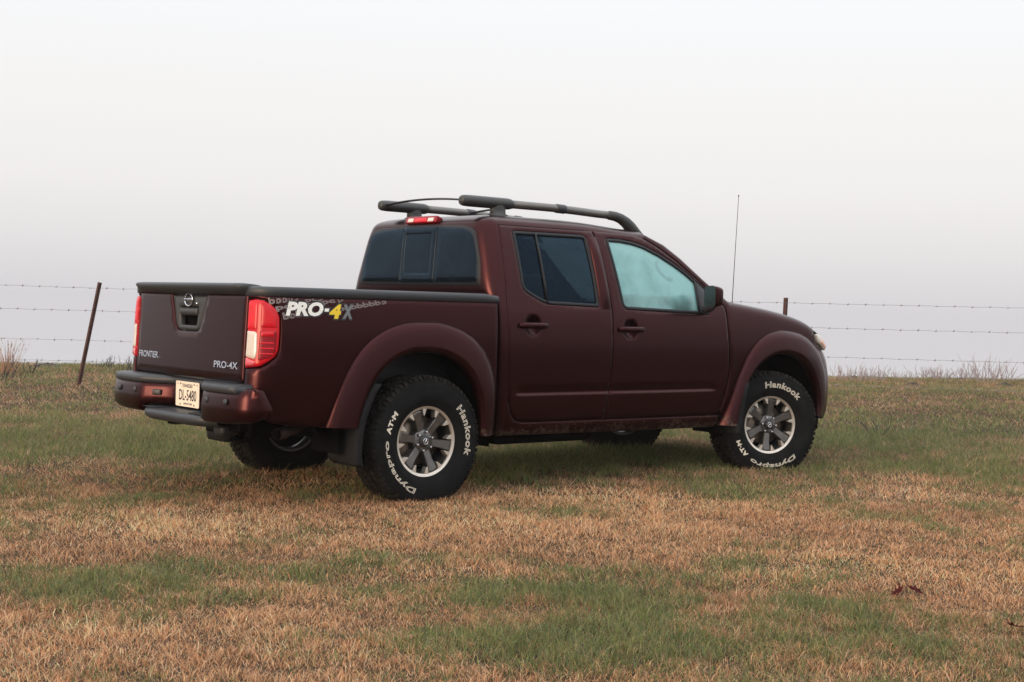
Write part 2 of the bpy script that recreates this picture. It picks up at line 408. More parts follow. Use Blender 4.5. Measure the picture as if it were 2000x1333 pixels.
# --- cab shell: a U of plan outlines lofted upward, closed by the roof
XB = pchip([.40, .55, 1.0, 1.22, 1.30, 1.38, 1.5, 1.7, 1.755], [.60, .585, .575, .570, .542, .537, .545, .562, .572])
RCN = pchip([.40, 1.0, 1.22, 1.32, 1.5, 1.755], [.045, .05, .06, .11, .13, .12])
XG = pchip([.40, .60, .638, .769, .964, 1.158, 1.32, 1.484, 1.665, 1.76], [.655, .655, .660, .644, .634, .631, .644, .655, .671, .684])
def crown(x): return -.032*sstep(1.35, 2.06, x)
def plan(z, d=0.0, zz=None):
    """right half of the cab outline at height z, from the front of the roof to the middle of the back"""
    w = hw(min(z, 1.755))-d; xb = XB(min(z, 1.755))+d; r = max(.03, RCN(min(z, 1.755))); xg = XG(min(z, 1.76))+max(0, d-.03)
    P = []
    for k in range(15): P.append((2.02+(xg-2.02)*k/14, -w))
    xc = min(xb+r*1.15, xg-.012)
    for k in range(1, 4): P.append((xg+(xc-xg)*k/4, -w))
    for k in range(9):
        a = PI/2*k/8; P.append((xc-(xc-xb)*math.sin(a), -(w-r+r*math.cos(a))))
    y0 = w-r
    for k in range(1, 9):
        t = k/8; P.append((xb-.012*(1-(1-t)**2)*0-.010*(1-(1-t)**2), -y0*(1-t)))
    return P
LV = [.40, .45, .52, .60, .70, .80, .90, 1.0, 1.1, 1.18, 1.22, 1.26, 1.30, 1.34, 1.40, 1.47, 1.54, 1.61, 1.67, 1.72, 1.755]
RINGS = [(.010, .017), (.024, .031), (.045, .044), (.075, .055), (.12, .064), (.19, .072), (.29, .079), (.40, .083)]
rows = []
for z in LV: rows.append([(x, y, z+(crown(x) if z > 1.74 else 0)) for x, y in plan(z)])
for d, hh in RINGS: rows.append([(x-(.03*d if i < 4 else 0), y, 1.755+hh+crown(x)) for i, (x, y) in enumerate(plan(1.755, d))])
RW = ccw(fillet([(.655, 1.352), (.700, 1.352), (.700, 1.40), (.676, 1.52), (.60, 1.722), (.48, 1.747), (0, 1.757), (-.48, 1.747), (-.60, 1.722), (-.676, 1.52), (-.700, 1.40), (-.700, 1.352)],
                [.01, .03, .01, .1, .06, .1, .2, .1, .06, .1, .01, .03]))
V = []; F = []; npl = len(rows[0])
for s in (1, -1):
    b0 = len(V)
    for r in rows: V += [(x, y*s, z) for x, y, z in r]
    for j in range(len(rows)-1):
        for i in range(npl-1):
            if i < 14 and j < len(LV)-1: continue
            q = [b0+j*npl+i, b0+j*npl+i+1, b0+(j+1)*npl+i+1, b0+(j+1)*npl+i]
            if i > 24:
                cy = sum(V[k][1] for k in q)/4; cz = sum(V[k][2] for k in q)/4
                if inside([(cy, cz)], offset(RW, .03))[0]: continue
            F.append(tuple(reversed(q)) if s == 1 else tuple(q))
tp = len(rows)-1
for i in range(npl-1):
    a = tp*npl+i; b = len(rows)*npl+tp*npl+i
    F.append((a, a+1, b+1, b))
cab = recalc(mesh('cab', V, F, M_PAINT, T))
m_ = cab.modifiers.new('weld', 'WELD'); m_.merge_threshold = .0006
# back window: dark pane with frame lines and sliding centre pane
def S_back(u, z): return (XB(min(z, 1.755))-.014+.018*(abs(u)/.7)**3, -u, z)
bw = panel('back_window', S_back, RW, [], M_SEAL, T, off=.003, edge=.004, flange=.012)
panel('glass_pane', S_back, fillet([(.215, 1.375), (.672, 1.375), (.652, 1.52), (.580, 1.702), (.46, 1.727), (.215, 1.737)], [.01, .04, .1, .06, .1, .01]), [], M_GLASSB, bw, off=.0055, edge=.002, flange=.004)
panel('glass_pane', S_back, fillet([(-.175, 1.375), (-.672, 1.375), (-.652, 1.52), (-.580, 1.702), (-.46, 1.727), (-.175, 1.737)], [.01, .04, .1, .06, .1, .01]), [], M_GLASSB, bw, off=.0055, edge=.002, flange=.004)
panel('window_frame', S_back, [(-.17, 1.372), (.21, 1.372), (.21, 1.742), (-.17, 1.742)], [fillet([(-.138, 1.432), (.150, 1.432), (.150, 1.698), (-.138, 1.698)], .01)], M_GLASSB, bw, off=.008, edge=.003, flange=.014)
panel('sliding_pane', S_back, [(-.15, 1.42), (.165, 1.42), (.165, 1.71), (-.15, 1.71)], [], M_GLASSB, bw, off=.0045, edge=.0005, flange=.002)
mb = MB(); mb.box((.556, -.193*-1*-1, 1.552), (.012, .012, .37), Matrix.Rotation(.07, 3, 'Y'), .003); mb.build('slide_rail', M_SEAL, bw)
# high brake lamp on the roof edge
lamp3 = MB(); lamp3.box((.582, 0, 1.790), (.05, .355, .048), Matrix.Rotation(.35, 3, 'Y'), .008); l3 = lamp3.build('high_brake_lamp', M_RED2, T)
for y, w, m in ((.115, .065, M_CLEAR), (0, .14, M_REDB), (-.115, .065, M_CLEAR)):
    q = MB(); q.box((.5595, y, 1.7925), (.012, w, .028), Matrix.Rotation(.35, 3, 'Y'), .004); q.build('lamp_lens', m, l3)

# --- doors
DR = [(.687, 1.757), (.674, 1.665), (.658, 1.484), (.647, 1.32), (.634, 1.158), (.637, .964), (.647, .769), (.664, .638), (.692, .545), (.737, .500), (.80, .486), (1.515, .481), (1.518, .55), (1.540, .723), (1.546, .897), (1.549, 1.104), (1.556, 1.242), (1.549, 1.345), (1.530, 1.552), (1.508, 1.757)]
WR = fillet([(.787, 1.336), (.965, 1.250), (1.445, 1.240), (1.447, 1.45), (1.436, 1.722), (.790, 1.718)], [.05, .06, .03, .1, .045, .03])
DF = [(1.514, 1.757), (1.536, 1.552), (1.555, 1.345), (1.562, 1.242), (1.555, 1.104), (1.552, .897), (1.546, .723), (1.524, .55), (1.521, .481), (2.605, .481), (2.645, .505), (2.675, .596), (2.702, .708), (2.714, .82), (2.706, .931), (2.690, 1.116), (2.684, 1.262), (2.56, 1.360), (2.44, 1.455), (2.26, 1.580), (2.12, 1.665), (2.0, 1.722), (1.9, 1.746), (1.75, 1.754)]
WF = fillet([(1.614, 1.711), (1.66, 1.230), (2.515, 1.207), (2.500, 1.383), (2.422, 1.440), (2.332, 1.503), (2.24, 1.556), (2.104, 1.623), (1.966, 1.675), (1.86, 1.698), (1.75, 1.709)], [.03, .05, .02, .02, 0, 0, 0, 0, 0, 0, 0])
SAIL = [(2.415, 1.2125), (2.505, 1.2105), (2.492, 1.379), (2.414, 1.436)]
def door(outline, win, hx, hz, mir, front):
    cup = [(hx+.064*math.cos(a), hz+.062*math.sin(a)) for a in np.linspace(0, 2*PI, 28)[:-1]]
    d = panel('door', S_cab, outline, [win, cup], M_PAINT, T, mir, h=.02, extra=[(x, z) for x in np.arange(.65, 2.75, .02) for z in (.648, .655, .661, .667, .672, .68, .69, .702, .715, .728, .738)])
    panel('window_seal', S_cab, offset(ccw(win), -.002), [offset(ccw(resample(win, .03)), .020)], M_SEAL, d, mir, off=.0015, edge=.004, flange=.02, inset=.004)
    if front:
        g = [p for p in offset(ccw(resample(win, .03)), .014)]
        g = [p for p in g if p[0] < 2.425] 
        panel('window_glass', S_cab, g, [], M_GLASSF, d, mir, h=.08, off=-.009, edge=.001, flange=0)
        panel('mirror_sail', S_cab, SAIL, [], M_BLACK, d, mir, off=.004, edge=.004, flange=.02)
        mb = MB(); mb.tube([Vector(S_cab(2.406, z))+Vector((0, .002, 0)) for z in (1.21, 1.3, 1.4, 1.455)], .008, 8); mb.build('window_channel', M_SEAL, d, mirror=mir)
    else:
        panel('window_glass', S_cab, offset(ccw(resample(win, .03)), .014), [], M_GLASSR, d, mir, h=.08, off=-.009, edge=.001, flange=0)
        mb = MB(); mb.tube([Vector(S_cab(.984, z))+Vector((0, .002, 0)) for z in (1.255, 1.4, 1.55, 1.718)], .0085, 8); mb.build('window_divider', M_SEAL, d, mirror=mir)
    R = [[Vector(S_cab(hx+.066*r*math.cos(a), hz+.064*r*math.sin(a)))+Vector((0, .005+.030*(1-r**2.2), 0)) for a in np.linspace(0, 2*PI, 29)] for r in (1.0, .97, .88, .72, .5, .25, .02)]
    mb = MB(); mb.grid(R); recalc(mb.build('handle_cup', M_PAINT, d, mirror=mir))
    # bar handle over the cup
    mb = MB(); pts = []
    L = .118
    for k in range(9):
        t = k/8*2-1; p = Vector(S_cab(hx+L*t, hz)); pts.append(Vector((hx+L*t, -(hw(hz)+.004+.020*(1-abs(t)**6)), hz)))
    mb.tube(pts, [.011]+[.0135]*7+[.011], 10, True, 1.45); mb.build('door_handle', M_PAINT, d, mirror=mir)
    mb = MB(); mb.box((hx-L*.85, -(hw(hz)+.008), hz), (.05, .022, .026), None, .007); mb.build('handle_mount', M_PAINT, d, mirror=mir)
    # dark inner lining seen through the shut lines
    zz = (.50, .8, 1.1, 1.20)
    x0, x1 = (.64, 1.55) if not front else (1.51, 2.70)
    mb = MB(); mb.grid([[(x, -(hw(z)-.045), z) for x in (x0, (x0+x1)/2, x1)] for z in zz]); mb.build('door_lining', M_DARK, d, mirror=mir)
for mir in SIDES:
    door(DR, WR, .845, 1.108, mir, False)
    door(DF, WF, 1.715, 1.092, mir, True)
    panel('door_sill', S_cab, [(.64, .398), (1.2, .392), (2.63, .388), (2.66, .42), (2.66, .476), (.80, .480), (.735, .494), (.688, .541), (.659, .62), (.640, .62)], [], M_PAINT, T, mir, h=.03, flange=.06)
    # b pillar moulding between the doors' window frames: raised copper strip that faces rearward
    mb = MB(); R = []
    for k in range(12):
        t = k/11; z = 1.225+(1.715-1.225)*t; x = 1.4475-.010*max(0, t-.8)
        wd = .020+.020*(1-t); e = (math.sin(PI*min(1, t/.22)/2)*math.sin(PI*min(1, (1-t)/.30)/2)); r_ = []
        for dx, dy in ((-.002, -.012), (0, .0), (wd*.35, .011), (wd*.7, .021), (wd, .0265), (wd+.012, .0285), (wd+.030, .0255), (wd+.050, .016), (wd+.070, .005), (wd+.085, -.004)):
            p = Vector(S_cab(min(x+dx, 1.528+.02*(1-t)), z)); r_.append(p+Vector((0, -dy*(e if dy > 0 else 1)-(.0015 if dy > 0 else 0), 0)))
        R.append(r_)
    mb.grid(R); recalc(mb.build('pillar_moulding', M_PAINT, T, mirror=mir))
    # windscreen pillar
    inn = [(1.99, 1.728), (2.12, 1.671), (2.26, 1.586), (2.44, 1.461), (2.56, 1.366), (2.69, 1.262)]
    out = [(2.02, 1.748), (2.168, 1.690), (2.308, 1.600), (2.506, 1.450), (2.62, 1.372), (2.765, 1.275)]
    R = []
    for a, b in zip(inn, out):
        pi_, po = Vector(S_cab(*a)), Vector(S_cab(*b)); dv = (po-pi_).normalized(); R.append([pi_-dv*.02+Vector((0, .022, 0)), pi_-dv*.012+Vector((0, .010, 0)), pi_-dv*.003+Vector((0, .002, 0)), pi_.lerp(po, .12), pi_.lerp(po, .6), po+Vector((.002, .004, 0)), po+Vector((.012, .022, .004)), po+Vector((.014, .06, .010))])
    mb = MB(); mb.grid(R); recalc(mb.build('windscreen_pillar', M_PAINT, T, mirror=mir))
# windscreen
out = [(2.02, 1.748), (2.168, 1.690), (2.308, 1.600), (2.506, 1.450), (2.62, 1.372), (2.765, 1.275)]
R = []
for k, b in enumerate(out):
    p = Vector(S_cab(*b))+Vector((.010, .05, .006)); row = []
    for j in range(13):
        t = j/6-1; y = p.y*-t; bow = (.045+.018*k)*(1-t*t); row.append((p.x+bow, y if True else 0, p.z+.02*(1-t*t)*(1-k/5)+.035*(1-t*t)*(1-k/5)))
    R.append(row)
mb = MB(); mb.grid(R); mb.build('windscreen', M_GLASSW, T)
# cowl below the windscreen
mb = MB(); mb.grid([[(2.74+.15*(1-(t*t)), .76*t, 1.262+.02*(1-t*t)) for t in np.linspace(-1, 1, 13)], [(2.98+.10*(1-t*t), .74*t, 1.262+.02*(1-t*t)) for t in np.linspace(-1, 1, 13)]]); mb.build('cowl', M_BLACK, T)

# --- front fenders, bonnet, front end
for mir in SIDES:
    arch = [(3.26+.53*math.cos(a), .43+.53*math.sin(a)) for a in np.linspace(PI*1.0, PI*.02, 26)]
    top = [(x, zsh(x)+.135) for x in (3.70, 3.55, 3.4, 3.2, 3.0, 2.85, 2.74)]
    fo = arch+[(3.87, .55), (3.885, .75), (3.86, .90), (3.80, .975), (3.735, 1.005), (3.705, 1.06), (3.715, 1.13)]+top+[(2.695, 1.262), (2.698, 1.116), (2.714, .931), (2.722, .82), (2.710, .708), (2.683, .596), (2.653, .505)]
    panel('fender', S_fen, fo, [], M_PAINT, T, mir, h=.03)
    hl = panel('headlamp', S_fen, fillet([(3.742, 1.012), (3.80, .985), (3.845, .945), (3.875, .985), (3.80, 1.07), (3.712, 1.075)], .015), [], M_CLEAR, T, mir, h=.025, off=.012, edge=.004)
    panel('turn_signal', S_fen, fillet([(3.775, 1.010), (3.81, .990), (3.840, .962), (3.858, .985), (3.80, 1.04)], .01), [], M_AMBER, hl, mir, h=.025, off=.015, edge=.002, flange=.004)
xs_h = np.linspace(2.86, 3.95, 20); R = []
for x in xs_h:
    e = Vector(S_fen(min(x, 3.72), zsh(min(x, 3.72))+.135)); row = []
    for j in range(17):
        t = j/8-1; y = e.y*-t*.996; z = e.z+.038*(1-abs(t)**2.4)*(1-sstep(3.3, 3.9, x)*.3)+.018*math.exp(-((abs(t)-.45)/.2)**2)*(1-sstep(3.2, 3.7, x))
        z -= .9*max(0, x-3.72)**1.6*1.2; row.append((x+.10*(1-t*t)*sstep(3.0, 3.9, x)-.05*sstep(3.0, 2.86, x)*0, y, z))
    R.append(row)
mb = MB(); mb.grid(R); hood = mb.build('bonnet', M_PAINT, T)
def fplan(t): return (4.08-.06*t*t-.26*abs(t)**5, .865*math.sin(t*1.35)/math.sin(1.35))
R = []
for z, dx in ((.40, -.03), (.46, .0), (.60, .012), (.72, .012), (.78, 0.0)): R.append([(fplan(t)[0]+dx-.03*abs(t)**8*sstep(.6, .42, z), fplan(t)[1], z+.06*abs(t)**6*sstep(.6, .40, z)) for t in np.linspace(-1, 1, 41)])
mb = MB(); mb.grid(R); fb = recalc(mb.build('front_bumper', M_PAINT, T))
for mir in SIDES:
    mb = MB(); mb.grid([[(fplan(-t)[0]+dx, fplan(-t)[1], z) for t in np.linspace(.74, 1, 9)] for z, dx in ((.782, .0), (.86, -.022), (.92, -.055), (.96, -.095))]); recalc(mb.build('bumper_corner', M_PAINT, fb, mirror=mir))
mb = MB(); mb.grid([[(4.02-.05*t*t, .62*t, z) for t in np.linspace(-1, 1, 11)] for z in (.76, .9, 1.03)]); gr = mb.build('grille', M_DARK, T)
for z in (.80, .87, .94, 1.01):
    mb = MB(); mb.tube([(4.045-.05*t*t, .60*t, z) for t in np.linspace(-1, 1, 9)], .009, 6); mb.build('grille_bar', M_CHROME, gr)

# --- load bed
for mir in SIDES:
    lam = [(-1.157, 1.236), (-1.104, 1.229), (-1.060, 1.205), (-1.030, 1.176), (-1.013, 1.132), (-1.011, 1.046), (-1.014, .943), (-1.030, .906), (-1.066, .872), (-1.106, .848), (-1.212, .836)]
    arch2 = [(-.035+.51*math.cos(a), .42+.555*math.sin(a)) for a in np.linspace(PI, 0, 26)]
    bo = [(.548, .42), (.548, 1.255), (-1.205, 1.255), (-1.211, 1.233)]+lam+[(-1.214, .72), (-1.16, .62), (-1.03, .532), (-.874, .510), (-.66, .494)]+[p for p in arch2 if p[1] > .495 or p[0] > 0]
    bs = panel('bed_side', S_bed, bo, [], M_PAINT, T, mir, h=.03)
    # rail cap
    R = []
    for u in [-1.235, -1.21, -1.17, -1.12, -1.07, -1.02, -.97, -.93, -.8, -.5, -.2, .1, .3, .45, .545, .55]:
        p = Vector(S_bed(u, 1.25)); n_ = nrm(S_bed, u, 1.25); r = []
        dr = .012 if u > .52 else 0
        for off, z in ((.004, 1.247), (.010, 1.252), (.011, 1.285-dr), (.004, 1.298-dr), (-.012, 1.303-dr), (-.08, 1.302-dr), (-.085, 1.25)): q = p+n_*off; r.append((q.x, q.y, z))
        R.append(r)
    mb = MB(); mb.grid(R, True); recalc(mb.build('bed_rail_cap', M_BLACK, bs, mirror=mir))
    # tail lamp
    LAMP = [(-1.213, 1.222), (-1.157, 1.230), (-1.107, 1.223), (-1.064, 1.200), (-1.036, 1.172), (-1.019, 1.130), (-1.017, 1.046), (-1.020, .946), (-1.035, .911), (-1.069, .879), (-1.108, .855), (-1.214, .843)]
    bl = lambda u, v: .006*math.exp(-((u+1.118)/.03)**2)
    tl = panel('tail_lamp', S_bed, LAMP, [], M_RED, T, mir, h=.02, off=.004, edge=.006, inset=.008, flange=.05, bulge=bl)
    panel('reverse_lens', S_bed, fillet([(-1.211, .905), (-1.138, .890), (-1.130, .93), (-1.136, 1.038), (-1.152, 1.048), (-1.211, 1.050)], [.01, .02, .02, .01, .02, .005]), [], M_CLEAR, tl, mir, h=.02, off=.007, edge=.003, flange=.006, bulge=bl)
    panel('reflector_lens', S_bed, fillet([(-1.211, .852), (-1.145, .858), (-1.136, .880), (-1.211, .900)], .008), [], M_PINK, tl, mir, h=.02, off=.007, edge=.003, flange=.006, bulge=bl)
    panel('brake_lens', S_bed, fillet([(-1.211, 1.060), (-1.140, 1.060), (-1.140, 1.212), (-1.209, 1.212)], .008), [], M_REDB, tl, mir, h=.02, off=.0068, edge=.003, flange=.006, bulge=bl)
    panel('side_lens', S_bed, fillet([(-1.118, 1.072), (-1.032, 1.072), (-1.034, 1.13), (-1.07, 1.188), (-1.118, 1.208)], .01), [], M_RED, tl, mir, h=.02, off=.0068, edge=.003, flange=.006, bulge=bl)
    for zr, hh in ((1.035, .030), (.985, .008), (.955, .008), (.925, .008)):
        panel('lens_rib', S_bed, fillet([(-1.114, zr-hh/2), (-1.045, zr-hh/2), (-1.045, zr+hh/2), (-1.114, zr+hh/2)], .004), [], M_REDB if hh < .01 else M_RED, tl, mir, h=.02, off=.0085, edge=.003, inset=.002, flange=.006, bulge=bl)
    panel('lens_recess', S_bed, fillet([(-1.120, .885), (-1.06, .900), (-1.034, .94), (-1.032, 1.055), (-1.120, 1.055)], .01), [], M_RED2, tl, mir, h=.02, off=.0055, edge=.002, flange=.004, bulge=bl)
    # flares
    RO = [(-.69, .500), (-.648, .636), (-.583, .798), (-.498, .932), (-.376, 1.037), (-.250, 1.093), (-.102, 1.119), (.050, 1.120), (.207, 1.089), (.349, 1.021), (.454, .916), (.520, .771), (.543, .609), (.546, .415)]
    RI = [(-.500, .495), (-.470, .620), (-.430, .710), (-.372, .800), (-.275, .882), (-.180, .922), (-.080, .941), (.040, .935), (.150, .905), (.262, .840), (.345, .740), (.385, .630), (.402, .530), (.408, .415)]
    FO = [(2.668, .405), (2.731, .577), (2.806, .762), (2.899, .912), (3.018, 1.022), (3.159, 1.082), (3.304, 1.102), (3.483, 1.084), (3.660, 1.015), (3.790, .903), (3.868, .751), (3.880, .610), (3.830, .455)]
    FI = [(2.775, .405), (2.800, .560), (2.860, .690), (2.940, .792), (3.040, .868), (3.150, .912), (3.270, .927), (3.400, .908), (3.520, .853), (3.625, .768), (3.695, .660), (3.722, .550), (3.715, .450)]
    for OO, II, SS, wy in ((RO, RI, S_bed, .930), (FO, FI, S_fen, .925)):
        n = len(OO); fo_ = [pchip(range(n), [p[k] for p in OO]) for k in (0, 1)]; fi_ = [pchip(range(n), [p[k] for p in II]) for k in (0, 1)]
        R = []
        for k in np.linspace(0, n-1, 60):
            o = np.array([fo_[0](k), fo_[1](k)]); i = np.array([fi_[0](k), fi_[1](k)]); yb = -SS(o[0], min(o[1], 1.1))[1]
            wyy = max(wy-(.035*sstep(3.6, 3.9, o[0])), yb+.02); r = []
            for t, y in ((0, yb-.004), (.01, yb+.010), (.05, yb+.019), (.16, yb+(wyy-yb)*.60), (.35, yb+(wyy-yb)*.80), (.6, yb+(wyy-yb)*.93), (.80, wyy), (.83, wyy+.0005), (.97, wyy-.010), (1.0, wyy-.016), (1.02, wyy-.05)):
                q = o+(i-o)*t; r.append((q[0], -y, q[1]))
            R.append(r)
        mb = MB(); mb.grid(R); recalc(mb.build('fender_flare', M_PAINT, T, mirror=mir))
    # wheel housings
    for cx, cz, r in ((-.02, .42, .565), (3.26, .42, .545)):
        mb = MB(); A = np.linspace(-.15, PI+.15, 26)
        mb.grid([[(cx+r*math.cos(a), y, cz+r*math.sin(a)) for a in A] for y in (-.825, -.72, -.52)])
        mb.grid([[(cx+r*k*math.cos(a), -.52, cz+r*k*math.sin(a)) for a in A] for k in (1, .75, .45)])
        mb.build('wheel_housing', M_DARK, T, mirror=mir)
# bed box (floor, front wall, inner walls)
mb = MB(); mb.box((-.28, 0, .72), (1.62, 1.0, .04)); mb.box((.50, 0, 1.0), (.05, 1.6, .58)); mb.box((-.28, .79, 1.14), (1.6, .03, .26)); mb.box((-.28, -.79, 1.14), (1.6, .03, .26)); mb.box((-.28, .515, .88), (1.6, .03, .30)); mb.box((-.28, -.515, .88), (1.6, .03, .30)); mb.box((-.28, .65, 1.02), (1.6, .28, .03)); mb.box((-.28, -.65, 1.02), (1.6, .28, .03)); mb.build('bed_box', M_BLACK, T, smooth=False)
# tailgate
def S_tg(u, z): return (-1.126-.045*(1.25-z)-.012*(1-(u/.70)**2), -u, z)
TGO = fillet([(-.699, .755), (.699, .755), (.699, 1.262), (-.699, 1.262)], [.02, .02, .01, .01])
BZ = fillet([(-.150, 1.030), (.150, 1.030), (.232, 1.245), (-.232, 1.245)], [.045, .045, .005, .005])
tg = panel('tailgate', S_tg, TGO, [BZ], M_PAINT, T, h=.035, flange=.04, inset=.01, edge=.008)
hb = panel('handle_bezel', S_tg, offset(ccw(resample(BZ, .02)), .004), [fillet([(-.105, 1.064), (.105, 1.064), (.118, 1.175), (-.118, 1.175)], .015)], M_GREYPL, tg, h=.03, off=-.006, flange=.03, roll_holes=True)
mb = MB(); mb.grid([[S_tg(u, z)+np.array([.055, 0, 0]) for u in (-.14, 0, .14)] for z in (1.04, 1.12, 1.2)]); mb.build('handle_pocket', M_DARK, tg)
panel('gate_handle', S_tg, fillet([(-.112, 1.122), (.112, 1.122), (.116, 1.170), (-.116, 1.170)], .01), [], M_GREYPL, tg, h=.02, off=.004, edge=.012, inset=.012, flange=.02)
mb = MB()
for k in range(40):
    a = 2*PI*k/40
ring = [(-1.1400, .050*math.cos(2*PI*k/40), 1.216+.038*math.sin(2*PI*k/40)) for k in range(41)]
mb.tube(ring, .0055, 8, False); mb.box((-1.1400, 0, 1.216), (.012, .112, .019), None, .003); mb.build('emblem', M_CHROME, tg)
V_, F_ = text_mesh('NISSAN', 1, bold=.01); V_ = fit(V_, .092, .011)
mesh('emblem_lettering', [(-1.1466, -x, 1.216+y) for x, y, z in V_], F_, M_INK, tg, smooth=False)
mb = MB(); mb.lathe([(.0, -.002), (.010, -.002), (.010, .006), (.006, .006), (.0, .004)], 16)
o = mb.build('gate_lock', M_CHROME, tg); o.location = (-1.135, -.088, 1.193); o.rotation_euler = (0, 0, -PI/2)
def gate_text(body, y0, y1, z, h_, name):
    V_, F_ = text_mesh(body, 1, bold=.012); V_ = fit(V_, abs(y1-y0), h_)
    n = len(V_); P = []
    for dx in (.0, -.006):
        for x, y, zz in V_:
            u = -(y0+y1)/2+x; p = S_tg(u, z+y); P.append((p[0]+dx-.001, p[1], p[2]))
    bm = bmesh.new(); vs = [bm.verts.new(p) for p in P[:n]]
    for f in F_:
        try: bm.faces.new([vs[i] for i in f])
        except ValueError: pass
    bmesh.ops.remove_doubles(bm, verts=bm.verts, dist=1e-5)
    ret = bmesh.ops.extrude_face_region(bm, geom=bm.faces[:])
    for g in ret['geom']:
        if isinstance(g, bmesh.types.BMVert): g.co.x -= .006
    m = MB(); m.bm(bm); o = m.build(name, M_CHROME, tg, smooth=False); recalc(o)
gate_text('FRONTIER', .645, .365, .868, .040, 'badge')
gate_text('PRO-4X', -.372, -.642, .848, .040, 'badge')
# tailgate top cap with spoiler lip
R = []
for t in np.linspace(-1, 1, 25):
    y = .703*t; yl = .683*t; bow = .016*(1-t*t); lip = sstep(1.0, .93, abs(t)); bx = -1.122
    R.append([(bx+.10, -y, 1.30), (bx+.06, -y, 1.309+.006*lip), (bx-.01-bow, -y, 1.313+.007*lip), (bx-.032-.020*lip-bow, -y, 1.307+.008*lip), (bx-.036-.026*lip-bow, -y, 1.298+.006*lip), (bx-.026-.020*lip-bow, -yl, 1.278), (bx-.010-.010*lip-bow, -yl, 1.254), (bx+.01-bow, -yl, 1.250), (bx+.06, -yl, 1.255)])
mb = MB(); mb.grid(R, True); recalc(mb.build('tailgate_spoiler', M_BLACK, tg))

# --- rear bumper
BP = [(-1.125, 0), (-1.125, -.10), (-1.125, -.185), (-1.132, -.205), (-1.160, -.255), (-1.195, -.315), (-1.228, -.375), (-1.242, -.400), (-1.250, -.430), (-1.253, -.50), (-1.252, -.60), (-1.248, -.70), (-1.236, -.79), (-1.220, -.840), (-1.196, -.874), (-1.165, -.896), (-1.13, -.906), (-1.09, -.908), (-1.075, -.900)]
BPF = [(x, -y) for x, y in BP[:0:-1]]+BP
def bnorm(i):
    a = np.array(BPF[max(0, i-1)]); b = np.array(BPF[min(len(BPF)-1, i+1)]); t = (b-a)/np.linalg.norm(b-a); return np.array([t[1], -t[0]])
def bprow(zf, off):
    r = []
    for i, p in enumerate(BPF):
        n_ = bnorm(i); q = np.array(p)+n_*(off if off > -.2 else 0)*(1 if n_[0]*0+1 else 1); zq = zf(p[1], p[0]); r.append((q[0]-(max(0, zq-.62)*.45+max(0, .58-zq)*.5 if abs(p[1]) > .87 and p[0] > -1.15 else 0), q[1], zq))
    return r
sgn = 1 if bnorm(len(BPF)//2)[0] < 0 else -1
def zbot(y, x): 
    a = abs(y); z = .560 if a < .39 else .518+.020*sstep(.6, .9, a)
    return z+.03*sstep(-1.2, -1.07, x)*(1 if a > .8 else 0)
rowsb = [bprow(lambda y, x: zbot(y, x), sgn*-.05), bprow(lambda y, x: zbot(y, x)+.003, sgn*-.012), bprow(lambda y, x: zbot(y, x)+.018, sgn*.006), bprow(lambda y, x: .62, sgn*.006), bprow(lambda y, x: .67, -sgn*.001), bprow(lambda y, x: .694+.020*(abs(y) > .80), sgn*-.005), bprow(lambda y, x: .699+.026*(abs(y) > .80), sgn*-.012), bprow(lambda y, x: .702+.029*(abs(y) > .80), sgn*-.03), bprow(lambda y, x: .702+.029*(abs(y) > .80), sgn*-.075)]
mb = MB(); mb.grid(rowsb); bumper = recalc(mb.build('rear_bumper', M_PAINT, T))
keep = [i for i, p in enumerate(BPF) if abs(p[1]) < .83]
top = []
for off, z in ((-.004, .696), (.007, .704), (.008, .728), (.0, .741), (-.016, .747)):
    r = bprow(lambda y, x: z, sgn*off); top.append([r[i] for i in keep])
top.append([(-1.06, BPF[i][1]*.99, .749) for i in keep])
mb = MB(); mb.grid([list(c) for c in zip(*top)], True); recalc(mb.build('step_pad', M_BLACK, bumper))
mb = MB(); A = []
for t in np.linspace(-1, 1, 21):
    y = -.455*t; bx = -1.275+.10*abs(t)**5
    A.append([(-1.10, y, .556), (bx+.035, y, .548-.01*abs(t)**4), (bx+.008, y, .540), (bx, y, .526), (bx+.004, y, .500), (bx+.03, y, .482), (-1.10, y, .478)])
mb.grid(A); recalc(mb.build('lower_step', M_BLACK, bumper))
for k in range(9):
    for s in (1, -1):
        mb = MB(); mb.box((-1.18, s*(.225+.022*k), .5545), (.12, .008, .006), Matrix.Rotation(-.06, 3, 'Y'), .002); mb.build('step_rib', M_BLACK, bumper)
for y in (.70, .475, -.475, -.70):
    mb = MB(); mb.lathe([(0, -.006), (.012, -.006), (.016, -.003), (.019, .004)], 18); o = mb.build('parking_sensor', M_BLACK, bumper); o.location = (-1.258, y, .648); o.rotation_euler = (0, 0, -PI/2)
mb = MB(); mb.box((-1.187, .300, .640), (.03, .062, .036), Matrix.Rotation(.5, 3, 'Z'), .008); plug = mb.build('tow_socket', M_GREYPL, bumper)
